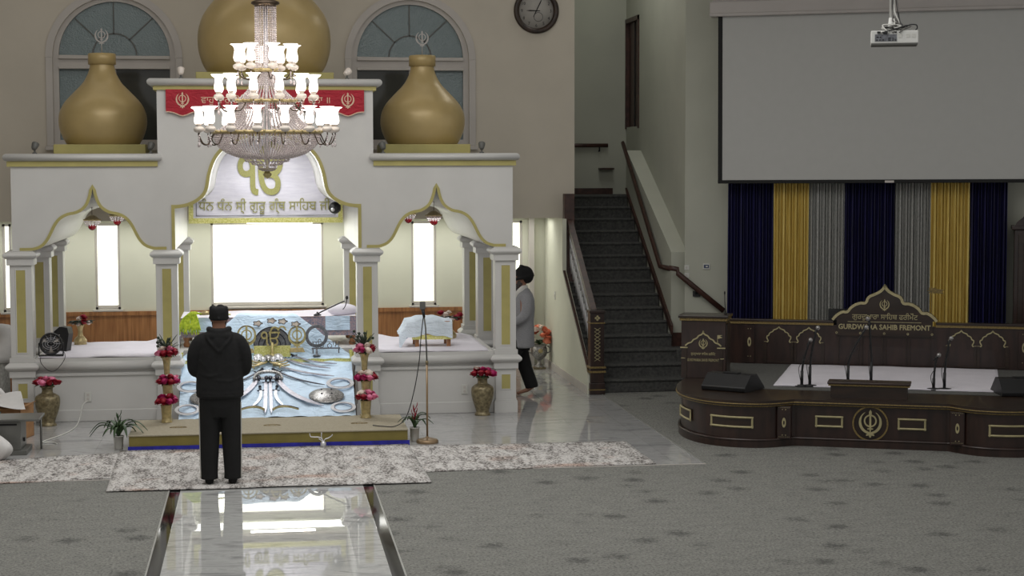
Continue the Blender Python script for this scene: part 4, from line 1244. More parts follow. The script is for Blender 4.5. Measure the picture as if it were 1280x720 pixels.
def vase(label, loc, prof, m_, group=None, seg=28, sq=False, extra=None):
    t = thing('vase', label, 'vase', loc, 0, group)
    MB().lathe(smooth_path(prof, 4), seg=seg).build('vase_body', m_, t)
    r0 = prof[-1][0]; z0 = prof[-1][1]
    MB().lathe([(r0*.86, z0-.012), (r0*1.05, z0-.006), (r0*1.05, z0+.006), (r0*.86, z0+.008)], seg=seg, cap=False).build('rim', m_, t)
    MB().lathe([(prof[0][0]*1.1, 0), (prof[0][0]*1.1, .012), (prof[0][0]*.9, .018)], seg=seg).build('foot', m_, t)
    return t
URN = [(.095, .0), (.10, .02), (.085, .045), (.10, .10), (.135, .20), (.15, .29), (.14, .35), (.095, .385), (.068, .40), (.066, .45), (.085, .475)]
vase('tall brass urn on the marble floor beside the left outer column', (-2.57, 21.64, 0), URN, M['brass_dark'], 'brass urns on the floor')
vase('tall brass urn on the marble floor beside the right outer column', (2.72, 21.70, 0), [(r*.95, z) for r, z in URN], M['brass_dark'], 'brass urns on the floor')
bouquet('low bouquet of crimson and pink flowers in the left floor urn', (-2.565, 21.62, .50),
        [(-.12, -.02, .03, .062, 'red_flower'), (-.055, -.07, .03, .06, 'pink_flower'), (.03, -.07, .03, .06, 'red_flower'), (.10, -.04, .03, .06, 'red_flower'), (-.02, .0, .07, .055, 'pink_flower'), (.05, .02, .06, .055, 'pink_flower'), (-.08, .04, .06, .055, 'red_flower'), (.13, .03, .02, .05, 'red_flower')], 'bouquets in floor urns', R=.12)
bouquet('low bouquet of crimson and magenta flowers in the right floor urn', (2.72, 21.66, .50),
        [(-.11, -.02, .03, .062, 'red_flower'), (-.03, -.07, .04, .062, 'red_flower'), (.05, -.06, .04, .062, 'red_flower'), (.12, -.02, .03, .062, 'magenta_flower'), (0, .0, .08, .055, 'magenta_flower'), (-.07, .03, .08, .05, 'red_flower'), (-.08, -.01, .10, .035, 'white_flower'), (.07, .03, .07, .05, 'magenta_flower')], 'bouquets in floor urns', R=.12)
def tiers(x, side, cols):
    g1, g2 = 'gold vases on the step beside the display', 'bouquets in the gold step vases'
    sp = []
    b = .176
    vase('short gold vase at the front, %s of the display' % side, (x, 20.48, b), [(.06, 0), (.062, .02), (.055, .05), (.06, .12), (.066, .20)], M['brass'], g1)
    vase('mid-height gold vase in the middle, %s of the display' % side, (x+.01, 20.585, b), [(.045, 0), (.046, .03), (.04, .15), (.05, .30), (.062, .42)], M['brass'], g1, 24)
    vase('tallest gold trumpet vase at the back, %s of the display' % side, (x-.0, 20.69, b), [(.055, 0), (.04, .04), (.03, .25), (.032, .5), (.045, .68), (.07, .735)], M['brass'], g1, 24)
    def heads(c):
        P = [(-.085, -.03, .015), (-.03, -.075, .02), (.04, -.075, .015), (.095, -.02, .02), (-.05, -.01, .06), (.035, -.01, .065), (0, .05, .05), (.08, .04, .04)]
        return [(p[0], p[1], p[2], .058, k) for p, k in zip(P, c)]
    bouquet('%s bouquet lowest of three, %s of the display' % (cols[0][0], side), (x, 20.47, b+.235), heads(cols[0][1]), g2)
    bouquet('%s bouquet middle of three, %s of the display' % (cols[1][0], side), (x+.01, 20.575, b+.45), heads(cols[1][1]), g2)
    bouquet('%s bouquet with dark sprays, topmost of three, %s of the display' % (cols[2][0], side), (x, 20.68, b+.765), heads(cols[2][1]), g2, spikes=True)
r_, m_, p_, w_ = 'red_flower', 'magenta_flower', 'pink_flower', 'white_flower'
tiers(-1.10, 'left', [('crimson', (r_, r_, m_, m_, m_, r_, w_, m_)), ('magenta', (r_, m_, r_, m_, m_, r_, w_, p_)), ('pink and crimson', (p_, r_, r_, r_, w_, p_, w_, r_))])
tiers(1.19, 'right', [('pink and crimson', (r_, r_, p_, p_, w_, p_, p_, m_)), ('mixed cream and magenta', (m_, m_, p_, r_, w_, w_, r_, r_)), ('magenta and cream', (p_, m_, w_, r_, p_, w_, m_, r_))])
BV = [(.075, 0), (.08, .02), (.085, .05), (.06, .09), (.035, .12), (.032, .19), (.05, .25)]
vase('small brass vase at the back of the left bench', (-2.345, 23.4, .80), BV, M['brass'], 'brass bench vases')
vase('small brass vase at the back of the right bench', (2.50, 23.4, .80), BV, M['brass'], 'brass bench vases')
rd = [(.045, -.04, .05, .06, 'red_flower'), (-.03, -.05, .02, .045, 'white_flower'), (.04, -.02, .11, .055, 'red_flower'), (-.10, -.0, .03, .04, 'white_flower'), (-.02, .0, .09, .04, 'white_flower'), (.10, .0, .03, .045, 'white_flower')]
bouquet('loose bouquet of one red bloom and white sprigs on left bench', (-2.335, 23.4, 1.05), rd, 'bench bouquets', leaves=16, R=.16, lm='leaf_dark', lz=.03)
bouquet('loose bouquet of red blooms and white flowers on right bench', (2.50, 23.4, 1.05), [(-.13, -.03, .10, .055, 'red_flower'), (-.07, -.05, .07, .06, 'white_flower'), (.09, -.03, .03, .07, 'red_flower'), (.02, -.04, .02, .045, 'white_flower'), (.13, 0, .07, .045, 'red_flower'), (-.02, 0, .10, .045, 'white_flower')], 'bench bouquets', leaves=16, R=.16, lm='leaf_dark', lz=.02)
cv = thing('footed_urn', 'silver green footed urn by the corridor wall', 'vase', (4.20, 26.5, 0))
cv.scale = (.82, .82, .82)
MB().box((-.11, -.11, 0), (.11, .11, .03)).build('plinth', M['brass_dark'], cv, bevel=.004)
pr = smooth_path([(.09, .03), (.085, .05), (.045, .09), (.035, .14), (.06, .18), (.12, .24), (.15, .32), (.145, .38), (.13, .42), (.155, .455)], 5)
MB().lathe(pr, seg=40, wob=lambda a_, z: .035*math.cos(a_*20) if .17 < z < .31 else 0).build('bowl', M['silver'], cv)
for s in (1, -1):
    MB().tube(smooth_path([(s*.14, 0, .30), (s*.20, 0, .31), (s*.215, 0, .37), (s*.18, 0, .41), (s*.15, 0, .42)], 4), .012, 8).build('handle', M['silver'], cv)
MB().sphere((0, -.15, .345), (.045, .02, .045), 14, 8).build('medallion', M['brass'], cv)
pe = []
rnd = random.Random(5)
for k in range(28):
    a_ = rnd.uniform(0, 2*PI); e = rnd.uniform(-.05, 1.35)
    pe.append((.155*math.cos(a_)*math.cos(e), .14*math.sin(a_)*math.cos(e), .05+.22*math.sin(e), rnd.uniform(.05, .07), 'peach_flower' if k % 4 else 'white_flower'))
bouquet('rounded bouquet of peach and cream flowers by the corridor wall', (4.20, 26.5, .375), pe, leaves=18, R=.17, lz=.03)
def plant(label, loc, n, L, droop, bloom, seed, ph=.16, pr_=.055, wid=.022):
    t = thing('potted_plant', label, 'plant', loc, 0, 'potted plants beside the step')
    MB().lathe([(pr_*.8, 0), (pr_*.86, .01), (pr_, ph), (pr_*1.04, ph), (pr_*1.04, ph-.012), (pr_*.9, ph-.012), (pr_*.9, ph-.02), (0, ph-.02)], seg=24).build('pot', M['pot_white'], t)
    m = MB(); rnd = random.Random(seed)
    for k in range(n):
        a_ = 2*PI*k/n+rnd.uniform(-.3, .3); l = L*rnd.uniform(.8, 1.15)
        c_, s_ = math.cos(a_), math.sin(a_)
        h = rnd.uniform(.5, 1.0)
        leaf_blade(m, [(0, 0, ph-.02), (l*.25*c_, l*.25*s_, ph+.13*h), (l*.65*c_, l*.65*s_, ph+.16*h), (l*c_, l*s_, ph+.16*h-droop*rnd.uniform(.6, 1.2))], wid)
    m.build('leaves', M['leaf'], t)
    if bloom:
        b_ = MB()
        for k in range(9):
            a_ = k*2.4
            leaf_blade(b_, [(0, 0, ph+.05+k*.018), (.03*math.cos(a_), .03*math.sin(a_), ph+.09+k*.019), (.035*math.cos(a_), .035*math.sin(a_), ph+.13+k*.019)], .010)
        b_.build('flower_spike', M[bloom], t)
plant('potted plant with long drooping leaves left of the step', (-1.585, 19.72, 0), 15, .29, .10, 'leaf', 3, ph=.15, wid=.026)
plant('potted plant with a red flower spike right of the step', (1.70, 19.76, 0), 11, .19, .05, 'red_flower', 8, ph=.16)
# floor microphone on a brass stand
ms = thing('floor_microphone', 'floor microphone on a slender brass stand right of the step', 'microphone stand', (1.83, 19.62, 0))
MB().lathe(smooth_path([(.122, 0), (.125, .02), (.11, .04), (.05, .055), (.018, .065), (.014, .075)], 4), seg=40).build('round_base', M['bronze_pole'], ms)
MB().tube([(0, 0, .06), (0, 0, .90)], .0115, 12).build('lower_pole', M['bronze_pole'], ms)
MB().tube([(0, 0, .89), (0, 0, .93)], .016, 12).build('clutch', M['brass_dark'], ms)
MB().tube([(0, 0, .92), (-.012, 0, 1.30), (-.03, 0, 1.44)], .0085, 12).build('upper_pole', M['dark_grey'], ms)
MB().tube([(-.028, 0, 1.42), (-.042, 0, 1.51)], [.014, .02], 12).build('mic_clip', M['black_plastic'], ms)
MB().cbox((-.045, 0, 1.555), (.062, .05, .095)).build('mic_head', M['dark_grey'], ms, bevel=.012)
cb = MB().tube(smooth_path([(-.03, .03, 1.46), (-.06, .04, 1.20), (-.085, .05, .90), (-.15, .05, .55), (-.24, .04, .28), (-.36, .02, .195), (-.50, .10, .185), (-.60, .2, .183)], 6), .0055, 7)
cb.build('mic_cable', M['black_plastic'], ms)
# ================================================================== ON THE BENCHES
fn = thing('desk_fan', 'black round desk fan on the left bench edge', 'fan', (-2.555, 21.98, .80))
fn.rotation_euler = (0, 0, .12)
RT = Matrix.Translation((0, 0, .155)) @ Matrix.Rotation(PI/2-.1, 4, 'X')
MB().tube([(.125*math.cos(k*PI/24), .125*math.sin(k*PI/24), .03) for k in range(48)], .013, 10, T=RT, closed=True).build('cage_ring', M['black_plastic'], fn)
MB().lathe([(.132, -.04), (.134, .03), (.12, .035), (.12, -.04)], seg=40, T=RT, cap=False).build('housing', M['black_plastic'], fn)
b = MB()
for k in range(3): b.tube([((.04+.03*k)*math.cos(j*PI/16), (.03+.02*k)*math.sin(j*PI/16), .045) for j in range(32)], .0018, 4, T=RT, closed=True)
for k in range(6): b.tube([(.03*math.cos(k*PI/6), .03*math.sin(k*PI/6), .048), (.12*math.cos(k*PI/6), .12*math.sin(k*PI/6), .04)], .0018, 4, T=RT)
b.build('grille', M['chrome'], fn)
for k in range(3):
    a0 = math.radians(90+120*k)
    T = RT @ Matrix.Rotation(a0, 4, 'Z')
    MB().grid(lambda p, q: (.015+.085*q, (p-.5)*(.03+.10*math.sin(q*PI*.75)), .015+.018*(p-.5)), 8, 8, T=T).build('fan_blade', M['black_plastic'], fn)
MB().sphere((0, 0, .02), (.03, .03, .02), 16, 8, T=RT).build('hub', M['black_plastic'], fn)
MB().lathe([(0, -.015), (.118, -.015), (.118, -.010), (0, -.010)], seg=32, T=RT).build('back_plate', M['porcelain'], fn)
st_ = MB().box((-.145, -.06, 0), (.145, .06, .022)).box((-.150, -.02, .01), (-.136, .02, .17)).box((.136, -.02, .01), (.150, .02, .17))
st_.build('fan_stand', M['black_plastic'], fn, bevel=.005)
MB().tube(smooth_path([(-.12, -.05, .01), (-.13, -.20, -.02), (-.11, -.225, -.07), (-.04, -.225, -.145), (.04, -.225, -.15), (.12, -.225, -.07), (.16, -.20, .0), (.16, -.08, .04), (.14, -.02, .06)], 5), .004, 6).build('fan_cord', M['black_plastic'], fn)
sp = thing('small_speaker', 'small black speaker tilted behind the desk fan', 'speaker', (-2.475, 22.62, .80))
sp.rotation_euler = (0, 0, -.3)
MB().region([ccw([(-.075, .0), (.065, .0), (.10, .22), (.085, .30), (-.02, .31), (-.095, .25), (-.10, .12)])], -.07, .07).build('speaker_body', M['black_plastic'], sp, bevel=.012)
MB().tube([(-.04, -.075, .20), (-.02, -.075, .21), (-.03, -.075, .19), (-.02, -.075, .185)], .004, 6).build('emblem', M['porcelain'], sp)
ds = thing('draped_stool', 'low stool draped in pale blue dotted cloth on the right bench', 'stool', (2.12, 22.55, .80))
ds.scale = (1.13, 1.1, 1.08)
def dcl(p, q):
    x = -.30+.56*p; y = -.24+.42*q
    top = .33-.02*math.cos(p*PI*2)
    ed = min(p, 1-p, q, 1-q)
    z = top
    if q < .28: z = top-(.28-q)/.28*.20; y = -.24+(.28*.42)*.5+(q-.28)*.12
    if p < .2: z -= (.2-p)/.2*.16; x = -.30+.112*.4+(p-.2)*.45
    z += .01*math.sin(p*17+q*9)
    return (x, y, z)
MB().grid(dcl, 36, 28).build('dotted_cloth', M['blue_print2'], ds)
MB().grid(lambda p, q: (-.33+.10*q+.05*p, -.16-.02*math.sin(p*9)-.03*q+.02*p, .03+.10*p+.10*q), 12, 8).build('blue_lining', M['blue_cloth'], ds)
MB().grid(lambda p, q: (-.20+.45*p, -.205+.004*math.sin(p*30), .09+.055*q), 24, 3).build('cream_hem', M['gold_border'], ds)
MB().box((-.24, -.16, .17), (.24, .16, .30)).build('stool_top', M['oak'], ds)
for x in (-.14, .22):
    for y in (-.15, .15): MB().box((x-.022, y-.022, 0), (x+.022, y+.022, .18)).build('leg', M['oak'], ds)
# ================================================================== CLUTTER AT THE LEFT EDGE
bxx = thing('cardboard_box', 'open cardboard box with papers before the left outer column', 'box', (-2.93, 20.75, 0))
T = Matrix.Rotation(-.25, 4, 'Z')
m = MB().box((-.25, -.2, 0), (.25, -.19, .38), T).box((-.25, .19, 0), (.25, .2, .38), T).box((-.25, -.2, 0), (-.24, .2, .38), T).box((.24, -.2, 0), (.25, .2, .38), T).box((-.25, -.2, 0), (.25, .2, .01), T)
m.build('carton', M['cardboard'], bxx)
MB().box((-.24, -.21, .23), (.02, -.202, .33), T).build('printed_label', M['paper_blue'], bxx)
MB().add([(-.28, -.40, .36), (.12, -.26, .36), (.33, .05, .41), (.27, -.18, .385), (-.25, -.2, .385), (-.28, -.40, .366), (.12, -.26, .366), (.33, .05, .416), (.27, -.18, .391), (-.25, -.2, .391)],
         [(0, 1, 3, 4), (1, 2, 3), (9, 8, 6, 5), (8, 7, 6), (0, 5, 6, 1), (1, 6, 7, 2)]).build('flap', M['cardboard'], bxx)
o = MB().grid(lambda p, q: (-.36+.62*p-.1*q, -.33+.40*q, .40+.03*math.sin(p*5+q*3)+.10*q), 14, 10).build('paper_sheet', M['white_cloth'], loc=(-2.93, 20.73, 0))
tag(o, 'crumpled white paper lying over the open cardboard box', 'paper')
o = MB().grid(lambda p, q: (-.30+.48*p*(1-.45*q), .10*q+.03*math.sin(p*7), .52+.30*q*(1-p*.55)+.025*math.sin(p*9+q*4)-.12*p), 18, 12).build('white_cloth', M['white_cloth'], loc=(-2.98, 20.86, 0))
tag(o, 'heap of white cloth standing up behind the cardboard box', 'cloth')
MBc = MB()
gb = thing('grey_cabinet', 'low grey metal cabinet on the floor at left edge', 'cabinet', (-3.02, 19.66, 0))
MB().box((-.45, -.2, .05), (.42, .25, .37)).build('cabinet_body', M['grey_box'], gb, bevel=.008)
MB().box((-.48, -.23, .37), (.62, .27, .395)).build('glass_top', M['grey_box'], gb, bevel=.004)
MB().box((-.47, -.22, .0), (.48, .27, .05)).build('cabinet_plinth', M['dark_grey'], gb, bevel=.004)
MB().box((-.43, -.206, .325), (.38, -.2, .345)).build('dark_strip', M['black_border'], gb)  # thin black strip laid on the cabinet front below its top
MB().box((.42, .0, .12), (.435, .05, .16)).build('latch', M['black_plastic'], gb)
for x in (.585,): MB().tube([(x, .2, 0), (x, .2, .37)], .012, 8).build('leg', M['grey_box'], gb)
def sackf(p, q):
    a_ = 2*PI*p; r_ = .17*math.sin(PI*(.12+.80*q))**.6*(1+.10*math.sin(a_*3+q*4)+.06*math.sin(a_*7))
    return (r_*1.15*math.cos(a_), r_*.8*math.sin(a_), .005+.26*q+.02*math.sin(a_*2)*q)
o = MB().grid(sackf, 40, 16).build('white_sack', M['white_cloth'], loc=(-2.86, 19.12, 0)); tag(o, 'crumpled white bag on the floor before the grey cabinet', 'bag')
lb = thing('low_plinth', 'flat grey plinth under the cabinet at left edge', 'plinth', (-3.0, 19.35, 0))
o = MB().tube(smooth_path([(-2.12, 21.85, .26), (-2.17, 21.78, .22), (-2.20, 21.70, .08), (-2.22, 21.55, .012), (-2.24, 21.2, .008), (-2.32, 20.8, .008), (-2.48, 20.3, .008), (-2.36, 20.25, .008), (-2.30, 20.15, .008)], 6), .007, 7).build('power_cord', M['cable_white'])
tag(o, 'white power cord running down from the outlet across the marble', 'cord')
bpy.data.objects.remove(lb)
for x, lab in ((-2.12, 'white wall outlet low on the platform beside the left urn'), (2.52, 'white wall outlet low on the platform beside the right urn')):
    t = thing('wall_outlet', lab, 'outlet', (x, 21.925, .30), 0, 'outlets on the platform front')
    MB().box((-.04, -.008, -.06), (.04, 0, .06)).build('plate', M['plate'], t, bevel=.003)
    for z in (-.025, .025): MB().box((-.014, -.011, z-.016), (.014, -.008, z+.016)).build('socket', M['frame'], t)
sc2 = thing('draped_chair', 'white draped furniture standing behind the left outer column', 'furniture', (-3.35, 22.6, 0))
MB().grid(lambda p, q: (-.30+.60*p, -.12+.03*math.sin(p*15), .0+.70*q), 30, 8).build('skirt', M['silver_cloth'], sc2)
MB().loft([(0, 0, .68, .33, .2), (0, 0, .76, .34, .2), (.10, 0, .82, .24, .16), (.20, .0, .92, .12, .12), (.20, 0, 1.02, .10, .11), (.16, 0, 1.1, .12, .11), (.12, 0, 1.14, .10, .1), (.12, 0, 1.155, .02, .02)], 24).build('cover', M['white_cloth'], sc2)
MB().box((-.28, -.10, 0), (.28, .14, .68)).build('frame_body', M['oak'], sc2)
sw_ = thing('light_switch', 'light switch plate on the wall under the stairs', 'switch', (4.378, 26.1, 1.15))
MB().box((-.008, -.04, -.06), (0, .04, .06)).build('plate', M['plate'], sw_, bevel=.003)
MB().box((-.013, -.012, -.022), (-.008, .012, .022)).build('toggle', M['frame'], sw_)
# ================================================================== CLOCK
ck = thing('wall_clock', 'round dark framed wall clock high on the beige wall', 'clock', (4.065, 25.9, 5.385))
RX90 = Matrix.Rotation(PI/2, 4, 'X')
MB().lathe([(.335, 0), (.335, .03), (.315, .05), (.285, .045), (.262, .03), (.258, .012)], seg=64, T=RX90, cap=False).build('clock_frame', M['clock_wood'], ck)
MB().lathe([(0, .005), (.268, .005), (.268, .012), (0, .012)], seg=64, T=RX90).build('clock_face', M['clock_face'], ck)
for k in range(1, 13):
    a_ = math.radians(90-30*k)
    nm = MB().region(text_loops(str(k), height=.045, cx=.215*math.cos(a_), z0=.215*math.sin(a_)-.0225, res=2), -.0145, -.012)
    nm.build('numeral', M['black_print'], ck)
MB().region([ccw(circle(.03, -.09, .07, 24)), ccw(circle(.03, -.09, .062, 24))[::-1]], -.0145, -.012).build('sub_dial', M['dark_grey'], ck)
def hand(a_, l, w, back):
    d_ = Vector((math.cos(a_), math.sin(a_))); n_ = Vector((-d_.y, d_.x))
    return MB().region([ccw([tuple(d_*-back+n_*w*.5), tuple(d_*-back-n_*w*.5), tuple(d_*l*.6-n_*w), tuple(d_*l), tuple(d_*l*.6+n_*w)])], -.020, -.016)
hand(math.radians(179), .155, .009, .055).build('hour_hand', M['black_print'], ck)
hand(math.radians(64), .21, .008, .10).build('minute_hand', M['black_print'], ck)
# ================================================================== STAIR RAILS
def rail(mb, P, w=.03, h=.045):
    mb.tube(P, w, 10, flat=1.25)
bal = thing('balustrade', 'dark wooden balustrade with lattice panels along left side of the stairs', 'balustrade', (4.5, 23.5, 0))
def np_(m):
    return m
nw = MB().box((-.105, -.15, 0), (.105, .06, .16)); nw.box((-.095, -.14, .16), (.095, .05, 1.11)); nw.box((-.11, -.155, 1.11), (.11, .065, 1.15))
nw.build('newel_post', M['dark_wood'], bal, bevel=.006)
for z in (.30, .36): MB().box((-.115, -.16, z), (.115, .07, z+.025)).build('newel_moulding', M['stage_gold_dim'], bal)
MB().box((-.108, -.153, .97), (.108, .063, .985)).build('newel_moulding', M['stage_gold_dim'], bal)
MB().box((-.11, -.155, .06), (.11, .065, .075)).build('newel_moulding', M['stage_gold_dim'], bal)
b = MB()
for i in range(9):
    for s in (1, -1):
        b.tube([(-.04, -.146, .46+.05*i+.0), (.04, -.146, .46+.05*i+.05)] if s > 0 else [(.04, -.146, .46+.05*i), (-.04, -.146, .51+.05*i)], .0042, 5)
b.build('gilt_lattice', M['stage_gold'], bal)
b = MB()
for k in range(4):
    b.sphere((.022*math.cos(k*PI/2), -.147, 1.045+.022*math.sin(k*PI/2)), (.016, .006, .016), 10, 6)
b.build('gilt_rosette', M['stage_gold'], bal)
y1 = 25.55-23.5
def zs(y, dz): return slope(23.5+y, dz)
yz(MB(), [(.02, zs(.02, -.15)), (y1, zs(y1, -.15)), (y1, zs(y1, .20)), (.02, zs(.02, .20))], -.11, -.075).build('stringer', M['brown_rail'], bal)
yz(MB(), [(.02, zs(.02, .80)), (y1, zs(y1, .80)), (y1, zs(y1, .90)), (.02, zs(.02, .90))], -.035, .045).build('top_rail', M['brown_rail'], bal)
MB().box((-.075, y1-.02, .9), (.075, y1+.13, 2.69)).build('tall_post', M['brown_rail'], bal, bevel=.005)
b = MB()
n = 15
for i in range(n+1):
    ya = .05+(y1-.1)*i/n
    b.tube([(-.0, ya, zs(ya, .20)), (-.0, ya, zs(ya, .80))], .006, 6)
    if i < n:
        yb = .05+(y1-.1)*(i+1)/n
        for z0, z1 in ((.20, .50), (.50, .80), (.50, .20), (.80, .50)):
            b.tube([(0, ya, zs(ya, z0)), (0, (ya+yb)/2, zs((ya+yb)/2, (z0+z1)/2+.06)), (0, yb, zs(yb, z1))], .006, 6)
b.build('metal_lattice', M['chrome'], bal)
hr = thing('handrail', 'dark handrail along right wall of the stairs, turning round the corner', 'handrail', (5.74, 24.99, 0))
pts = [(0, 2.68, 3.46), (0, 0.0, 1.64), (.06, -.42, 1.63)]
MB().tube(pts, .03, 10, flat=1.3).build('rail', M['brown_rail'], hr)
for y in (.5, 1.4, 2.3):
    z = 1.64+y*(1.82/2.68)
    MB().tube([(0, y, z-.03), (.0, y, z-.08), (.055, y, z-.08)], .008, 8).build('bracket', M['black_plastic'], hr)
wr = thing('wall_handrail', 'dark handrail slanting down the wall behind the lectern', 'handrail', st(-2.95, 5.06, 0), SR)
MB().tube([(-.12, -.02, 1.66), (0, 0, 1.64), (.005, 0, 1.58), (.66, 0, 1.06)], .03, 10, flat=1.3).build('rail', M['brown_rail'], wr)
MB().tube([(.26, 0, 1.36), (.26, 0, 1.30), (.26, .07, 1.29)], .012, 8).build('bracket', M['black_plastic'], wr)
MB().box((.21, .06, 1.25), (.31, .09, 1.33)).build('wall_plate', M['black_plastic'], wr)
br_ = thing('landing_handrail', 'short dark handrail on the end wall above the stair landing', 'handrail', (4.9, 28.69, 3.43))
MB().tube([(-.2, 0, 0), (.80, 0, 0)], .028, 10, flat=1.2).build('rail', M['brown_rail'], br_)
for x in (.0, .66): MB().tube([(x, 0, -.02), (x, 0, -.09), (x, .06, -.09)], .012, 8).build('bracket', M['black_plastic'], br_)
o = MB().box((5.55, 28.6, 3.03), (5.79, 28.75, 3.06)).build('landing_shelf', M['brown_rail'])
tag(o, 'small dark shelf on the end wall above the stairs', 'shelf')
# ================================================================== CHANDELIER
CY = 19.5
ch = thing('chandelier', 'large three tiered crystal chandelier with lit glass shades', 'chandelier', (XC, CY, 0))
MB().tube([(0, 0, 4.8), (0, 0, TOP)], .012, 8).build('chain_rod', M['arm_bronze'], ch)
MB().lathe([(.03, TOP-.08), (.12, TOP-.03), (.13, TOP)], seg=24).build('ceiling_cup', M['brass'], ch)
def strands(prof, n, bead=.012, seg=6):
    """crystal bead strings following a profile, spread round the axis"""
    m = MB()
    P = smooth_path(prof, 3)
    # resample
    out = [P[0]]; acc = 0
    for a_, b_ in zip(P, P[1:]):
        d = math.hypot(b_[0]-a_[0], b_[1]-a_[1]); k = 0
        while acc+d-k >= bead*1.9:
            k += bead*1.9-acc; acc = 0
            t = k/d
            out.append((a_[0]+(b_[0]-a_[0])*t, a_[1]+(b_[1]-a_[1])*t))
        acc += d-k
    base = [(0, 0, 1), (.8, 0, 0), (0, .8, 0), (-.8, 0, 0), (0, -.8, 0), (0, 0, -1)]
    fs = [(0, 1, 2), (0, 2, 3), (0, 3, 4), (0, 4, 1), (5, 2, 1), (5, 3, 2), (5, 4, 3), (5, 1, 4)]
    for k in range(n):
        a_ = 2*PI*k/n
        for r_, z in out:
            m.add([(r_*math.cos(a_)+x*bead, r_*math.sin(a_)+y*bead, z+w*bead) for x, y, w in base], fs, False)
    return m
strands([(.112, 4.86), (.112, 4.18)], 28, .0125).build('crystal_column', M['crystal'], ch)
strands([(.10, 4.14), (.13, 4.05), (.22, 3.92), (.31, 3.84)], 44, .013).build('upper_strands', M['crystal'], ch)
strands([(.30, 3.80), (.34, 3.66), (.44, 3.56), (.55, 3.50)], 64, .013).build('lower_strands', M['crystal'], ch)
strands([(.575, 3.46), (.57, 3.41), (.52, 3.33), (.42, 3.26), (.28, 3.215), (.14, 3.20)], 104, .0135).build('crystal_bowl', M['crystal'], ch)
strands([(.24, 3.215), (.235, 3.175), (.17, 3.165), (.165, 3.14), (.10, 3.13), (.095, 3.09), (.05, 3.07)], 30, .0125).build('bottom_tassel', M['crystal'], ch)
def gring(r, z, h, nm):
    m = MB().lathe([(r-.012, z-h/2), (r+.012, z-h/2), (r+.018, z), (r+.012, z+h/2), (r-.012, z+h/2)], seg=56, cap=False)
    k = int(r*60)
    for i in range(k):
        a_ = 2*PI*i/k
        m.sphere(((r+.012)*math.cos(a_), (r+.012)*math.sin(a_), z+h*.3), .016, 6, 4)
    m.build(nm, M['brass'], ch)
gring(.585, 3.485, .035, 'gold_ring'); gring(.315, 3.825, .03, 'gold_ring'); gring(.105, 4.16, .04, 'gold_ring')
MB().lathe([(.05, 4.93), (.10, 4.92), (.15, 4.90), (.155, 4.88), (.12, 4.86), (.11, 4.84)], seg=32).build('top_crown', M['arm_bronze'], ch)
MB().lathe(smooth_path([(.0, 2.98), (.03, 3.0), (.05, 3.03), (.03, 3.06), (.09, 3.085), (.03, 3.10)], 4), seg=24).build('bottom_finial', M['emblem_gold'], ch)
MB().tube([(0, 0, 3.05), (0, 0, 4.9)], .02, 10).build('stem', M['chrome'], ch)
SHADE = [(.024, 0), (.040, .012), (.048, .038), (.045, .075), (.036, .115), (.037, .14), (.052, .168), (.082, .185), (.079, .188), (.050, .167), (.034, .14), (.033, .115), (.042, .075), (.045, .038), (.037, .016), (.020, .006)]
proto = {}
def lamp_arm(r0, z0, r1, z1, a_, sc, drop):
    T = Matrix.Rotation(a_, 4, 'Z')
    key = (r0, z0)
    if key not in proto:
        p = smooth_path([(r0, 0, z0), (r0+(r1-r0)*.35, 0, z0-drop), (r0+(r1-r0)*.75, 0, z0-drop*.95), (r1, 0, z1-drop*.3), (r1, 0, z1)], 5)
        am = MB().tube(p, .007, 7).build('lamp_arm', M['arm_bronze'], ch)
        cup = MB().lathe(smooth_path([(.012, 0), (.04, .012), (.055, .035), (.045, .058), (.022, .07), (.03, .085), (.045, .092)], 3), seg=20).build('porcelain_cup', M['porcelain'], am, (r1, 0, z1))
        sh = MB().lathe([(r_*sc, z*sc) for r_, z in SHADE], seg=24).build('glass_shade', M['shade'], am, (r1, 0, z1+.09))
        cd = MB().lathe([(.012, 0), (.012, .06), (.008, .065), (.009, .08), (.0, .105)], seg=10).build('candle_bulb', M['bulb'], am, (r1, 0, z1+.09))
        pd = MB()
        for k in range(3):
            pd.sphere((r1, 0, z1-.03-k*.028), (.010, .010, .014), 6, 4)
        pd.sphere((r1, 0, z1-.13), (.014, .014, .026), 6, 5)
        pd.build('crystal_drop', M['crystal'], am)
        am.rotation_euler = (0, 0, a_)
        proto[key] = am
    else:
        src = proto[key]
        c_ = src.copy(); C.objects.link(c_); c_.rotation_euler = (0, 0, a_)
        for g_ in list(src.children):
            h_ = g_.copy(); C.objects.link(h_); h_.parent = c_
for k in range(16): lamp_arm(.585, 3.47, .745, 3.48, 2*PI*(k+.5)/16+.06, 1.0, .11)
for k in range(12): lamp_arm(.315, 3.80, .53, 3.83, 2*PI*(k+.5)/12, 1.0, .08)
for k in range(8): lamp_arm(.105, 4.14, .31, 4.16, 2*PI*(k+.3)/8, 1.0, .07)
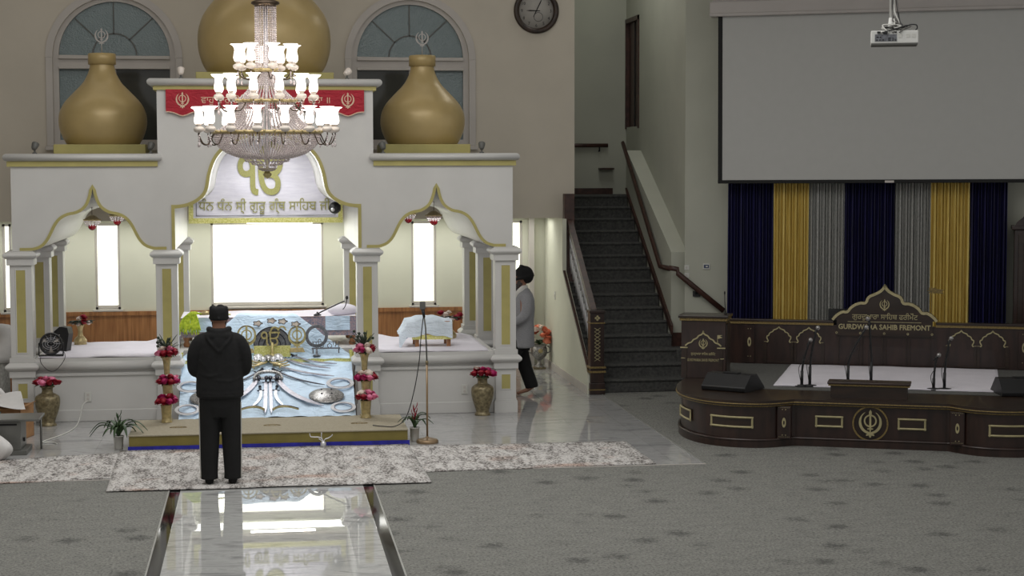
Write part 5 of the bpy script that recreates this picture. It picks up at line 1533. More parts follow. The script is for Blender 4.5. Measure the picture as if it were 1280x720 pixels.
def mini(x, y, z, label):
    t = thing('small_chandelier', label, 'chandelier', (x, y, z), 0, 'small chandeliers under the side arches')
    MB().tube([(0, 0, 0), (0, 0, .22)], .004, 6).build('chain', M['arm_bronze'], t)
    m = MB().lathe(smooth_path([(.02, 0), (.06, -.02), (.095, -.05), (.10, -.065), (.06, -.07)], 3), seg=20)
    for k in range(10): m.sphere((.10*math.cos(k*.628), .10*math.sin(k*.628), -.06), .012, 6, 5)
    m.build('gilt_canopy', M['brass'], t)
    m = MB()
    for k in range(14):
        for j in range(3): m.sphere(((.095-.012*j)*math.cos(k*.449), (.095-.012*j)*math.sin(k*.449), -.085-j*.022), .009, 6, 4)
    m.build('crystal_fringe', M['crystal'], t)
    MB().lathe(smooth_path([(.05, -.12), (.052, -.15), (.035, -.18), (.0, -.195)], 3), seg=18).build('red_bowl', M['red_glass'], t)
mini(XC-2.19, 22.8, 2.50, 'small gilt chandelier with red bowl under the left arch')
mini(XC+2.15, 22.8, 2.53, 'small gilt chandelier with red bowl under the right arch')
mini(XC-2.02, 24.6, 2.50, 'second small chandelier farther back under the left arch')
mini(XC+1.97, 24.6, 2.50, 'second small chandelier farther back under the right arch')
# ================================================================== STAGE
sg = thing('stage', 'dark wooden stage with gold framed panels and bulging corner pods', 'stage', (SX, SY, 0), SR)
def front(n=5):
    L = [(-2.26, 3.6), (-2.26, 1.0)]
    left = smooth_path([(-2.26, 1.0), (-2.20, .60), (-2.06, .22), (-1.84, -.08), (-1.60, -.23), (-1.36, -.275), (-1.14, -.235), (-.98, -.12), (-.86, -.01), (-.80, 0)], n)
    L = [(-2.26, 3.6)]+left
    return L+[(-u, v) for u, v in L[::-1]]
FR = front()
def offset(L, d):
    out = []
    for i, (x, y) in enumerate(L):
        a_, b_ = L[max(i-1, 0)], L[min(i+1, len(L)-1)]
        tx, ty = b_[0]-a_[0], b_[1]-a_[1]; l = math.hypot(tx, ty)
        out.append((x+ty/l*d, y-tx/l*d))
    return out
def slab(m, L, z0, z1):
    V2, tris, LL = fill([ccw(L)])
    n = len(V2)
    m.add([(x, y, z0) for x, y in V2]+[(x, y, z1) for x, y in V2], [(c, b, a) for a, b, c in tris]+[(a+n, b+n, c+n) for a, b, c in tris], False)
    for K in LL:
        k = len(K)
        m.add([(x, y, z0) for x, y in K]+[(x, y, z1) for x, y in K], [(i, (i+1) % k, (i+1) % k+k, i+k) for i in range(k)], True)
    return m
slab(MB(), offset(FR, -.01), 0.0, .47).build('stage_front', M['dark_wood'], sg)
slab(MB(), offset(FR, .02), 0.0, .075).build('stage_plinth', M['dark_wood'], sg)
m = MB().tube([(u, v, .085) for u, v in offset(FR, .012)], .016, 8)
m.build('plinth_moulding', M['dark_wood'], sg)
slab(MB(), offset(FR, .045), .47, .525).build('stage_top', M['dark_wood2'], sg)
MB().tube([(u, v, .468) for u, v in offset(FR, .03)], .012, 8).build('rope_moulding', M['stage_gold_dim'], sg)
MB().tube([(u, v, .490) for u, v in offset(FR, .047)], .007, 8).build('gilt_bead', M['stage_gold_dim'], sg)
slab(MB(), [(-1.9, .75), (1.9, .75), (2.1, 3.35), (-2.1, 3.35)], .522, .529).build('stage_carpet', M['stage_carpet'], sg)
# arc-length along the front so that the frames bend with the pods
arcl = [0]
for a_, b_ in zip(FR, FR[1:]): arcl.append(arcl[-1]+math.hypot(b_[0]-a_[0], b_[1]-a_[1]))
def along(s, out):
    for i in range(len(FR)-1):
        if s <= arcl[i+1]: break
    t = (s-arcl[i])/(arcl[i+1]-arcl[i])
    a_, b_ = FR[i], FR[i+1]
    tx, ty = b_[0]-a_[0], b_[1]-a_[1]; l = math.hypot(tx, ty)
    return (a_[0]+tx*t+ty/l*out, a_[1]+ty*t-tx/l*out)
def s_at(u):
    best = min(range(len(FR)*20), key=lambda k: abs(along(arcl[-1]*k/(len(FR)*20), 0)[0]-u)+(10 if along(arcl[-1]*k/(len(FR)*20), 0)[1] > 1.2 else 0))
    return arcl[-1]*best/(len(FR)*20)
def bent_frame(u0, u1, z0, z1, w=.024):
    s0, s1 = s_at(u0), s_at(u1)
    m = MB()
    def strip(sa, sb, za, zb):
        n = 10
        f = lambda p, q: along(sa+(sb-sa)*p, .016 if 0 else (.004+.014*math.sin(PI*q)))+(za+(zb-za)*q,)
        m.grid(f, n, 4, smooth=True)
    strip(s0, s1, z0, z0+w); strip(s0, s1, z1-w, z1)
    for a_, b_ in ((s0, s0+w), (s1-w, s1)):
        m.grid(lambda p, q, a_=a_, b_=b_: along(a_+(b_-a_)*p, .004+.014*math.sin(PI*p))+(z0+(z1-z0)*q,), 4, 4)
    m.build('gilt_frame', M['stage_gold'], sg)
    MB().grid(lambda p, q: along(s0+w+(s1-s0-2*w)*p, .004)+(z0+w+(z1-z0-2*w)*q,), 10, 2).build('inset_panel', M['dark_wood2'], sg)
for s in (-1, 1):
    for u0, u1 in ((-2.19, -2.0), (-1.74, -1.255), (-.60, -.295)):
        a_, b_ = (u0, u1) if s < 0 else (-u1, -u0)
        bent_frame(a_, b_, .215, .345)
    # pilaster between pod and straight front
    pm = MB().box((s*.93-.075, -.155, .09), (s*.93+.075, .05, .455))
    pm.build('pilaster', M['dark_wood'], sg, bevel=.006)
    L = [(s*.93+.022*math.sin(k*PI/12)*1.0, .275+.055*math.cos(k*PI/12)) for k in range(24)]
    Li = [(s*.93+.009*math.sin(k*PI/12), .275+.025*math.cos(k*PI/12)) for k in range(24)]
    MB().region([ccw(L), ccw(Li)[::-1]], -.164, -.155).build('gilt_lozenge', M['stage_gold'], sg)
    b_ = MB()
    for z in (.135, .42):
        for x in (-.018, .018): b_.sphere((s*.93+x, -.157, z), .006, 8, 5)
    for x in range(-4, 5): b_.sphere((s*.93+x*.014, -.157, .115), .0035, 6, 4).sphere((s*.93+x*.014, -.157, .44), .0035, 6, 4)
    b_.build('studs', M['stage_gold'], sg)
MB().region([ccw(circle(0, .275, .195, 56)), ccw(circle(0, .275, .178, 56))[::-1]], -.022, -.008).build('emblem_ring', M['stage_gold_dim'], sg)
MB().region(khanda_loops(.31, 0, .275), -.024, -.008).build('khanda_emblem', M['stage_gold'], sg)
# back panel with its crest
bp = thing('stage_backboard', 'dark wooden backboard with gold arches and domed name crest', 'backboard', st(0, 3.30, .525), SR)
MB().box((-2.35, 0, 0), (2.35, .08, .53)).build('board', M['dark_wood'], bp)
MB().box((-2.37, -.03, .555), (-.64, .11, .585)).box((.64, -.03, .555), (2.37, .11, .585)).build('cap_rail', M['dark_wood2'], bp, bevel=.004)
MB().box((-2.36, -.022, .525), (-.64, .10, .555)).box((.64, -.022, .525), (2.36, .10, .555)).build('gilt_cornice', M['stage_gold_dim'], bp)
cr = [(0, 1.068), (.022, 1.035), (.055, .995), (.12, .955), (.19, .925), (.228, .885), (.245, .84), (.30, .838), (.37, .815), (.435, .77), (.475, .72), (.52, .722), (.575, .70), (.63, .655), (.665, .61)]
cr = smooth_path(cr, 3)
crest = [(-x, z) for x, z in cr[::-1]]+cr[1:]
MB().region([ccw(crest+[(.60, .60), (.60, .40), (-.60, .40), (-.60, .60)])], -.035, .05).build('crest', M['dark_wood2'], bp)
MB().band(crest, -.034, -.055, .05).build('crest_trim', M['stage_gold'], bp)
MB().region(khanda_loops(.155, 0, .80), -.045, -.034).build('khanda_emblem', M['stage_gold'], bp)
MB().region(text_loops('ਗੁਰਦੁਆਰਾ ਸਾਿਹਬ ਫਰੀਮੌਂਟ', width=.82, height=.10, cx=0.005, z0=.60, res=2), -.042, -.034).build('upper_lettering', M['stage_gold'], bp)
MB().box((-.46, -.042, .578), (.46, -.034, .584)).build('rule_line', M['stage_gold'], bp)
MB().region(embolden(text_loops('GURDWARA SAHIB FREMONT', width=1.15, height=.064, cx=0, z0=.485, res=2), .002), -.042, -.034).build('lower_lettering', M['stage_gold'], bp)
for x in (-.60, -.30, 0, .295, .595):
    MB().region([ccw(circle(x, .435, .014, 18)), ccw(circle(x, .435, .008, 18))[::-1]], -.042, -.034).build('ring_boss', M['stage_gold'], bp)
for x in (-.45, -.15, .147, .445):
    b_ = MB().box((x-.135, -.02, .04), (x-.12, 0, .40)).box((x+.12, -.02, .04), (x+.135, 0, .40)).box((x-.135, -.02, .385), (x+.135, 0, .40))
    b_.build('panel_moulding', M['dark_wood2'], bp)
def multifoil(cx, z0, w, h):
    P = [(w*.50, 0), (w*.36, 0), (w*.36, 0)]
    R = [(w*.50, 0), (w*.385, 0), (w*.40, h*.10), (w*.43, h*.22), (w*.42, h*.36), (w*.36, h*.42), (w*.345, h*.52), (w*.29, h*.62), (w*.23, h*.66), (w*.20, h*.76), (w*.13, h*.82), (w*.075, h*.86), (w*.035, h*.93), (0, h)]
    R = smooth_path(R, 3)
    return [(cx+x, z0+z) for x, z in R]+[(cx-x, z0+z) for x, z in R[::-1][1:]]
for cx in (-1.34, -.955, .955, 1.34):
    L = multifoil(cx, .30, .375, .20)
    MB().band(L, .014, -.014, 0).build('gilt_arch', M['stage_gold'], bp)
    b_ = MB().box((cx-.155, -.012, .02), (cx+.155, 0, .035))
    b_.box((cx-.20, -.02, .02), (cx-.155, 0, .295)).box((cx+.155, -.02, .02), (cx+.20, 0, .295))
    b_.build('arch_panel', M['dark_wood2'], bp)
for s in (-1, 1):
    MB().box((s*1.72-.065, -.02, .02), (s*1.72+.065, 0, .50)).build('pilaster', M['dark_wood'], bp)
    L = [(s*1.72+.024*math.sin(k*PI/12), .29+.06*math.cos(k*PI/12)) for k in range(24)]
    Li = [(s*1.72+.010*math.sin(k*PI/12), .29+.028*math.cos(k*PI/12)) for k in range(24)]
    MB().region([ccw(L), ccw(Li)[::-1]], -.028, -.02).build('gilt_lozenge', M['stage_gold'], bp)
    b_ = MB()
    for z in (.10, .46):
        for x in (-.016, .016): b_.sphere((s*1.72+x, -.022, z), .006, 8, 5)
    b_.build('studs', M['stage_gold'], bp)
MB().box((-.72, .12, .0), (-.46, .26, .72)).build('black_case', M['black_plastic'], bp)
fg = thing('star_ornament', 'small gold star and pennant ornament on a thin pole behind the crest', 'ornament', st(.575, 3.75, .525), SR)
MB().tube([(0, 0, 0), (0, 0, .93)], .005, 6).build('pole', M['stage_gold_dim'], fg)
L = []
for k in range(16):
    r_ = .065 if k % 2 == 0 else .028
    L.append((r_*math.cos(k*PI/8), .96+r_*math.sin(k*PI/8)))
MB().region([ccw(L)], -.006, .006).build('star', M['stage_gold_dim'], fg)
MB().region([ccw([(.03, .99), (.17, .97), (.12, .95), (.16, .92), (.03, .93)])], -.003, .003).build('pennant', M['stage_gold_dim'], fg)
# white sheet on the stage
o = skirted(sheet(-1.17, 1.40, 1.02, 3.22, .53, 21, .006), 40, 40, .012).build('stage_sheet', M['sheet'], loc=(SX, SY, 0), rotz=SR)
tag(o, 'large white sheet spread on the stage before the backboard', 'sheet')
# lectern
lc = thing('lectern', 'dark wooden lectern with gold arch and lettering at left end of the stage', 'lectern', st(-2.085, 1.62, .525), SR)
MB().box((-.27, 0, 0), (.27, .38, .70)).build('lectern_body', M['dark_wood'], lc, bevel=.004)
MB().box((-.305, -.035, .735), (.305, .42, .765)).build('lectern_top', M['dark_wood2'], lc, bevel=.005)
MB().box((-.29, -.02, .70), (.29, .40, .735)).build('lectern_cornice', M['stage_gold_dim'], lc, bevel=.005)
MB().box((-.24, -.012, .0), (-.20, 0, .36)).box((.20, -.012, 0), (.24, 0, .36)).build('side_pilaster', M['dark_wood2'], lc)
la = [(.225, .40), (.19, .43), (.15, .445), (.125, .475), (.085, .495), (.06, .525), (.02, .545), (0, .585)]
la = smooth_path(la, 4)
L = [(x, z) for x, z in la]+[(-x, z) for x, z in la[::-1][1:]]
MB().band(L, .016, -.016, 0).build('gilt_arch', M['stage_gold'], lc)
MB().box((-.28, -.018, .365), (-.19, 0, .378)).box((.17, -.018, .365), (.27, 0, .378)).box((-.27, -.018, .238), (-.22, 0, .246)).box((.21, -.018, .238), (.255, 0, .246)).build('gilt_ledge', M['stage_gold'], lc)
MB().region(khanda_loops(.135, 0, .42), -.014, 0).build('khanda_emblem', M['stage_gold'], lc)
MB().region(text_loops('ਗੁਰਦੁਆਰਾ ਸਾਿਹਬ ਫਰੀਮੌਂਟ', width=.30, height=.045, cx=0.0, z0=.275, res=2), -.012, 0).build('upper_lettering', M['stage_gold'], lc)
MB().region(text_loops('GURDWARA SAHIB FREMONT', width=.39, height=.034, cx=0, z0=.205, res=2), -.012, 0).build('lower_lettering', M['stage_gold'], lc)
MB().region([ccw([(.172, .42), (.178, .42), (.178, .485), (.235, .50), (.20, .515), (.235, .53), (.172, .53)])], -.012, 0).build('pennant', M['stage_gold'], lc)
MB().box((.27, .04, .05), (.285, .34, .66)).build('side_panel', M['dark_wood2'], lc)
gm = thing('gooseneck_microphone', 'thin gooseneck microphone standing on the lectern', 'microphone', st(-1.85, 1.88, 1.29), SR)
MB().lathe([(.02, 0), (.02, .01), (.008, .02)], seg=14).build('mic_base', M['black_plastic'], gm)
MB().tube([(0, 0, .01), (-.01, 0, .15), (-.012, 0, .24)], .005, 8).build('gooseneck', M['black_plastic'], gm)
MB().sphere((-.012, 0, .26), (.010, .010, .024), 10, 8).build('mic_head', M['black_plastic'], gm)
# monitors
def monitor(u, v, rz, label):
    t = thing('stage_monitor', label, 'speaker', st(u, v, .527), SR+rz, 'wedge speakers on the stage')
    T = Matrix(((0, 1, 0, 0), (1, 0, 0, 0), (0, 0, 1, 0), (0, 0, 0, 1)))
    MB().region([ccw([(-.26, 0), (.24, 0), (.25, .05), (.10, .185), (-.05, .19), (-.24, .03)])], -.28, .28, T).build('cabinet', M['black_plastic'], t, bevel=.012)
    n = Vector((0, -.16, .19)).normalized()
    MB().add([(-.255, -.225, .048), (.255, -.225, .048), (.255, -.075, .172), (-.255, -.075, .172), (-.255, -.23, .054), (.255, -.23, .054), (.255, -.08, .178), (-.255, -.08, .178)],
             [(0, 3, 2, 1), (4, 5, 6, 7), (0, 1, 5, 4), (1, 2, 6, 5), (2, 3, 7, 6), (3, 0, 4, 7)]).build('grille', M['speaker_grey'], t)
    MB().box((-.10, -.02, .186), (.10, .06, .20)).build('handle', M['black_border'], t, bevel=.006)
    return t
monitor(-1.60, .66, PI-.35, 'black wedge monitor on the left pod of the stage')
monitor(1.62, .98, PI+.25, 'black wedge monitor on the right pod at the picture edge')
# low book desk at the front
dk = thing('book_desk', 'small dark desk box with gilt rim at the front of the stage', 'desk', st(-.03, .26, .525), SR)
MB().box((-.42, -.08, 0), (.42, .14, .135)).build('desk_box', M['dark_wood2'], dk)
MB().box((-.445, -.10, .135), (.445, .16, .155)).build('gilt_rim', M['stage_gold_dim'], dk, bevel=.004)
MB().box((-.455, -.11, .155), (.455, .17, .18)).build('desk_top', M['dark_wood'], dk, bevel=.006)
# microphones on the stage
def mic(u, v, h, lean, bx, label, base=True, arm=0):
    t = thing('stage_microphone', label, 'microphone', st(u, v, .53), SR, 'microphones on the stage')
    if base: MB().lathe([(.085, 0), (.085, .012), (.02, .022), (.014, .03)], seg=24).build('mic_base', M['black_plastic'], t)
    p = smooth_path([(0, 0, .01), (.004, 0, h*.35), (lean*.35, 0, h*.62), (lean, 0, h*.94)], 5)
    MB().tube(p, .0125, 8).build('stand_tube', M['black_plastic'], t)
    MB().tube([(0, 0, .02), (.002, 0, h*.33)], .018, 10).build('lower_tube', M['black_plastic'], t)
    d_ = Vector((.35+bx, -.25, .6)).normalized()
    c_ = Vector((lean, 0, h*.94))
    MB().tube([tuple(c_-d_*.05), tuple(c_+d_*.02)], [.011, .017], 10).build('mic_body', M['black_plastic'], t)
    MB().sphere(tuple(c_+d_*.04), .026, 14, 9).build('mic_head', M['silver'], t)
    MB().tube(smooth_path([(lean*.6, -.02, h*.62), (-.03, -.03, h*.42), (-.02, -.03, h*.2), (.01, -.04, .02), (.10, -.06, .008)], 5), .004, 6).build('mic_cable', M['black_plastic'], t)
mic(-.845, 1.06, .55, .08, .0, 'shorter microphone of the left pair on the stage')
mic(-.755, 1.09, .70, .07, .0, 'taller microphone of the left pair on the stage')
mic(-.335, 1.40, .69, .19, .0, 'leaning microphone just behind the book desk')
mic(-.07, 1.46, .79, -.03, -.6, 'upright microphone standing before the name crest')
mic(.655, 1.10, .40, .03, .2, 'shorter microphone of the right pair on the stage')
mic(.775, 1.14, .60, .05, .0, 'taller microphone of the right pair on the stage')
# curtains
def curtain(u0, u1, m_, label, folds):
    t = thing('curtain', label, 'curtain', st((u0+u1)/2, 4.88, 0), SR, 'satin curtains behind the stage')
    h = (u1-u0)/2
    ph = u0*7
    def f(p, q):
        x = -h+2*h*p
        a_ = p*folds*2.6*PI+ph
        return (x+.006*math.sin(a_*.5+q*2), .035*math.sin(a_)+.012*math.sin(a_*2.3+1)+.006*math.sin(q*5+p*20), .03+2.95*q)
    MB().grid(f, int(folds*14), 8).build('pleated_cloth', m_, t)
    MB().tube([(-h, .0, 2.985), (h, 0, 2.985)], .02, 8).build('curtain_rod', M['dark_grey'], t)
CU = [(-2.218, -1.593, 'navy', 11, 'navy curtain at left end behind the lectern'),
      (-1.593, -1.107, 'gold_cloth', 9, 'gold curtain beside the left navy curtain'),
      (-1.107, -.619, 'silver_cloth', 9, 'silver curtain between the left gold and middle navy curtains'),
      (-.619, .055, 'navy', 12, 'navy curtain in the middle behind the name crest'),
      (.055, .531, 'silver_cloth', 9, 'silver curtain behind the star ornament'),
      (.531, 1.044, 'gold_cloth', 9, 'gold curtain right of the star ornament'),
      (1.044, 1.531, 'navy', 9, 'navy curtain at right end beside the dark cabinet')]
for u0, u1, m_, n_, lab in CU: curtain(u0, u1, M[m_], lab, n_)
# projection screen
ps = thing('projection_screen', 'large grey white projection screen hanging above the curtains', 'screen', st(0, 4.60, 0), SR)
ps.rotation_euler = (0, -0.004, SR)
MB().box((-2.25, -.003, 2.91), (2.25, .003, 5.16)).build('screen_fabric', M['screen'], ps)
MB().box((-2.31, -.006, 2.88), (-2.25, .002, 5.17)).box((2.25, -.006, 2.88), (2.31, .002, 5.17)).build('side_border', M['black_border'], ps)
MB().box((-2.31, -.02, 2.865), (2.31, .015, 2.912)).build('bottom_bar', M['black_border'], ps, bevel=.006)
MB().box((-.06, -.03, 2.87), (.06, -.02, 2.90)).build('pull_tab', M['frame'], ps)
MB().box((-2.42, -.07, 5.15), (2.42, .20, 5.34)).box((-2.42, -.085, 5.14), (2.42, .20, 5.185)).build('screen_housing', M['valance'], ps, bevel=.008)
MB().box((-2.40, .10, 5.34), (2.40, .5, 5.42)).build('housing_bracket', M['valance'], ps)
# projector
pj = thing('projector', 'white ceiling projector on a pole with tangled cables', 'projector', (5.70, 15.4, 4.22))
pj.rotation_euler = (0, 0, -.33)
MB().box((-.21, 0, .0), (.21, .34, .115)).build('projector_body', M['projector'], pj, bevel=.008)
MB().box((-.205, .005, -.012), (.205, .33, .002)).build('underside', M['dark_grey'], pj)
MB().box((-.175, -.004, .018), (.02, .002, .082)).build('port_panel', M['emblem_grey'], pj)
b = MB()
for x, z, w in ((-.15, .055, .02), (-.125, .055, .012), (-.155, .03, .012), (-.13, .03, .012), (-.10, .03, .012), (-.045, .045, .022), (-.045, .028, .022), (-.015, .045, .01), (-.015, .028, .01), (.01, .028, .01)):
    b.box((x-w/2, -.007, z-.005), (x+w/2, -.003, z+.006))
b.build('sockets', M['black_plastic'], pj)
b = MB()
for x in (.05, .12, .17): b.box((x-.016, -.003, .05), (x+.016, .001, .085))
b.build('vent_marks', M['plate'], pj)
MB().box((-.155, -.02, .088), (-.125, 0, .108)).box((-.10, -.02, .083), (-.065, 0, .104)).build('plugs', M['black_plastic'], pj, bevel=.003)
MB().tube([(-.02, .15, .11), (-.02, .15, .24)], [.045, .03], 14).tube([(-.02, .15, .22), (-.02, .15, TOP-4.22)], .026, 14).build('ceiling_pole', M['projector'], pj)
rnd = random.Random(12)
for k in range(7):
    P = [(-.02+.02*math.cos(k), .10, .42+.1*k)]
    P += [(-.0+.03*math.sin(k*2), .08, .30), (.04+rnd.uniform(-.05, .05), .06, .20)]
    for j in range(3): P.append((rnd.uniform(-.12, .16), rnd.uniform(.0, .1), .125+rnd.uniform(0, .05)))
    P.append((-.14+.03*k, -.012, .095))
    MB().tube(smooth_path(P, 6), .0065, 7).build('cable', M['cable_white'] if k in (0, 3) else (M['black_plastic'] if k % 2 else M['cable_grey']), pj)
MB().tube(smooth_path([(.08, .05, .13), (.13, .03, .165), (.19, .03, .165), (.20, .03, .135), (.185, .03, .12)], 5), .0055, 7).build('cable', M['black_plastic'], pj)
# wall plates
tm = thing('thermostat', 'small thermostat with blue display on the wall left of the curtains', 'thermostat', st(-2.55, 5.15, 1.68), SR)
MB().box((-.05, -.02, -.04), (.05, 0, .04)).build('case', M['plate'], tm, bevel=.004)
MB().box((-.036, -.023, -.024), (.036, -.02, .024)).build('display', M['lcd'], tm)
MB().box((-.008, -.025, -.01), (.02, -.023, .01)).build('display_digits', M['plate'], tm)
for z, lab in ((1.66, 'upper white switch plate above the wall handrail'), (1.55, 'lower white switch plate above the wall handrail')):
    t = thing('switch_plate', lab, 'switch', st(-2.83, 5.15, z), SR, 'switch plates by the wall handrail')
    MB().box((-.035, -.008, -.035), (.035, 0, .035)).build('plate', M['plate'], t, bevel=.003)
    MB().box((-.01, -.014, -.015), (.01, -.008, .015)).build('toggle', M['frame'], t)
# dark cabinet at the right edge
cb = thing('tall_cabinet', 'tall dark carved cabinet at the right edge beside the navy curtain', 'cabinet', st(2.12, 4.66, .525), SR)
MB().box((-.50, 0, -.525), (.50, .40, 1.72)).build('carcass', M['dark_wood'], cb, bevel=.006)
MB().box((-.54, -.04, 1.72), (.54, .42, 1.77)).build('cornice', M['dark_wood'], cb, bevel=.01)
L = smooth_path([(-.50, 1.77), (-.46, 1.83), (-.40, 1.88), (-.34, 1.945), (-.22, 1.96), (-.1, 2.02), (0, 2.06)], 4)
MB().region([ccw(L+[(-x, z) for x, z in L[::-1][1:]]+[(.50, 1.77)])], 0, .06).build('carved_crest', M['dark_wood'], cb)
MB().sphere((-.30, -.01, 1.87), (.04, .02, .04), 14, 8).sphere((.30, -.01, 1.87), (.04, .02, .04), 14, 8).build('rosettes', M['dark_wood2'], cb)
for s in (-1, 1):
    d_ = MB().box((s*.235-.215, -.025, .05), (s*.235+.215, 0, 1.66)).build('door', M['dark_wood2'], cb, bevel=.006)
    MB().box((s*.235-.15, -.035, .15), (s*.235+.15, -.025, 1.55)).build('door_panel', M['dark_wood'], d_, bevel=.008)
    x = s*.235-s*.16
    MB().tube([(s*.05, -.03, .75), (s*.05, -.05, .76), (s*.05, -.05, .94), (s*.05, -.03, .95)], .008, 8).build('handle', M['stage_gold'], d_)
MB().tube([(-.30, -.04, .70), (-.27, -.045, .70), (-.27, -.045, .98), (-.30, -.04, .98), (-.30, -.04, .70)], .004, 6).build('red_tag', M['red_glass'], cb)
# ================================================================== PEOPLE
def remesh(o, vox, it=3):
    r_ = o.modifiers.new('remesh', 'REMESH'); r_.mode = 'VOXEL'; r_.voxel_size = vox; r_.use_smooth_shade = True
    s_ = o.modifiers.new('smooth', 'SMOOTH'); s_.iterations = it; s_.factor = .5
    return o
def hand_geo(m, wrist, fwd, palm_n, side, curl=.5, L=.17):
    """palm plus five separate bent fingers; fwd points along the fingers, palm_n out of the palm, side towards the thumb"""
    w = Vector(wrist); f = Vector(fwd).normalized(); n = Vector(palm_n).normalized(); s = Vector(side).normalized()
    for k in range(4):
        o_ = s*(.030-.020*k)
        m.tube([tuple(w), tuple(w+f*.05+o_), tuple(w+f*.088+o_)], [.016, .013, .011], 10)
        l = L*(.44, .49, .46, .37)[k]
        a_ = w+f*.088+o_
        b_ = a_+(f*math.cos(curl*.5)+n*math.sin(curl*.5))*l*.45
        c_ = b_+(f*math.cos(curl*1.1)+n*math.sin(curl*1.1))*l*.32
        d_ = c_+(f*math.cos(curl*1.5)+n*math.sin(curl*1.5))*l*.23
        m.tube([tuple(a_), tuple(b_), tuple(c_), tuple(d_)], [.0095, .009, .008, .0065], 9)
    t0 = w+f*.025+s*.026
    m.tube([tuple(w+f*.01), tuple(t0), tuple(t0+f*.032+s*.022+n*.01), tuple(t0+f*.058+s*.026+n*.018)], [.014, .013, .010, .008], 9)
def head_geo(m, c, tilt=0.0):
    T = Matrix.Translation(c) @ Matrix.Rotation(tilt, 4, 'X')
    m.sphere((0, -.012, .02), (.076, .094, .098), 20, 14, T)
    m.sphere((0, .025, -.045), (.058, .066, .07), 18, 12, T)
    m.sphere((0, .06, -.085), (.028, .024, .022), 12, 8, T)
    m.tube([(0, .082, .02), (0, .104, -.015), (0, .098, -.03)], [.008, .013, .012], 10, T=T)
    for s in (1, -1):
        m.sphere((s*.076, -.005, -.01), (.010, .02, .032), 10, 8, T)
        m.sphere((s*.03, .074, .025), (.022, .012, .012), 10, 8, T)
    return T
def face_parts(T, parent, beard=True):
    for s in (1, -1): MB().sphere((s*.031, .082, .010), (.012, .008, .008), 12, 8, T).build('eye', M['eye'], parent)
    MB().sphere((0, .088, -.058), (.024, .009, .009), 14, 8, T).build('mouth', M['lips'], parent)
    if beard:
        m = MB().sphere((0, .058, -.085), (.056, .05, .055), 18, 12, T).sphere((0, .05, -.13), (.045, .04, .05), 16, 10, T)
        m.sphere((.055, .02, -.045), (.018, .04, .05), 12, 8, T).sphere((-.055, .02, -.045), (.018, .04, .05), 12, 8, T)
        m.tube([(-.045, .085, -.062), (-.02, .104, -.045), (.02, .104, -.045), (.045, .085, -.062)], [.006, .011, .011, .006], 8, T=T)
        remesh(m.build('beard', M['beard'], parent), .008)
# --- the man in black, praying with his back to us
p1 = thing('person', 'person in black hooded jacket and striped black trousers standing with back turned', 'person', (-.415, 17.33, .02))
b = MB()
b.loft([(0, 0, .90, .15, .10), (0, 0, 1.1, .145, .10), (0, 0, 1.3, .17, .105), (0, .0, 1.42, .17, .09), (0, .0, 1.48, .08, .065), (0, .01, 1.58, .058, .062), (0, .015, 1.62, .05, .055)])
HT = head_geo(b, (0, .03, 1.625), -.10)
for s in (1, -1):
    b.tube([(s*.10, 0, .95), (s*.108, .01, .50), (s*.116, -.01, .09)], [.085, .058, .042], 16)
    b.tube([(s*.116, -.03, .05), (s*.12, .06, .04), (s*.13, .16, .025)], [.04, .04, .026], 14, flat=.8)
    b.tube([(s*.15, 0, 1.40), (s*.238, .03, 1.13), (s*.06, .27, 1.20)], [.055, .045, .03], 14)
    hand_geo(b, (s*.045, .285, 1.21), (-s*.10, .35, .93), (-s, 0, 0), (0, -.9, .4), .12)
remesh(b.build('body', M['skin'], p1), .007, 2)
face_parts(HT, p1)
j = MB()
j.loft([(0, .0, .845, .212, .142), (0, 0, .87, .226, .150), (0, 0, .95, .232, .155), (0, 0, 1.05, .226, .15), (0, -.005, 1.18, .222, .148), (0, -.005, 1.30, .222, .146), (0, -.005, 1.38, .212, .135), (0, -.005, 1.44, .18, .118), (0, 0, 1.485, .125, .10), (0, 0, 1.515, .09, .085), (0, .0, 1.53, .07, .07)], 30)
for s in (1, -1):
    P = smooth_path([(s*.10, .0, 1.42), (s*.175, .0, 1.39), (s*.228, .0, 1.29), (s*.246, .01, 1.19), (s*.235, .04, 1.11), (s*.18, .14, 1.11), (s*.07, .28, 1.20)], 4)
    n_ = len(P)
    R = [.07+.012*math.sin(PI*min(1, i/(n_*.45))) if i < n_*.45 else .07-.026*((i-n_*.45)/(n_*.55))**1.5 for i in range(n_)]
    j.tube(P, R, 18)
j.sphere((0, -.085, 1.455), (.130, .065, .065), 20, 12)
j.sphere((0, -.120, 1.385), (.075, .04, .095), 18, 10)
for s in (1, -1): j.tube(smooth_path([(s*.12, -.06, 1.49), (s*.10, -.125, 1.42), (0, -.155, 1.305)], 5), .016, 8)
j.tube(smooth_path([(-.085, .04, 1.515), (-.098, -.03, 1.52), (-.06, -.095, 1.51), (0, -.11, 1.50), (.06, -.095, 1.51), (.098, -.03, 1.52), (.085, .04, 1.515)], 4), .028, 12)
for z0 in (.87, .90):
    j.tube([((.224 if z0 < .88 else .226)*math.cos(a_), .150*math.sin(a_), z0) for a_ in [2*PI*i/36 for i in range(36)]], .008, 6, closed=True)
for P in ([(-.20, -.07, 1.10), (-.10, -.135, 1.07), (.0, -.148, 1.09)], [(.20, -.07, 1.05), (.10, -.135, 1.02), (-.02, -.150, 1.03)], [(-.19, -.08, 1.22), (-.12, -.125, 1.16)], [(.19, -.08, 1.24), (.11, -.128, 1.16)]):
    j.tube(smooth_path(P, 4), .011, 6)
remesh(j.build('jacket', M['black_cloth'], p1), .010, 6)
t = MB()
t.loft([(0, 0, .66, .17, .105), (0, 0, .76, .197, .128), (0, 0, .88, .20, .13), (0, 0, .95, .18, .12)], 26)
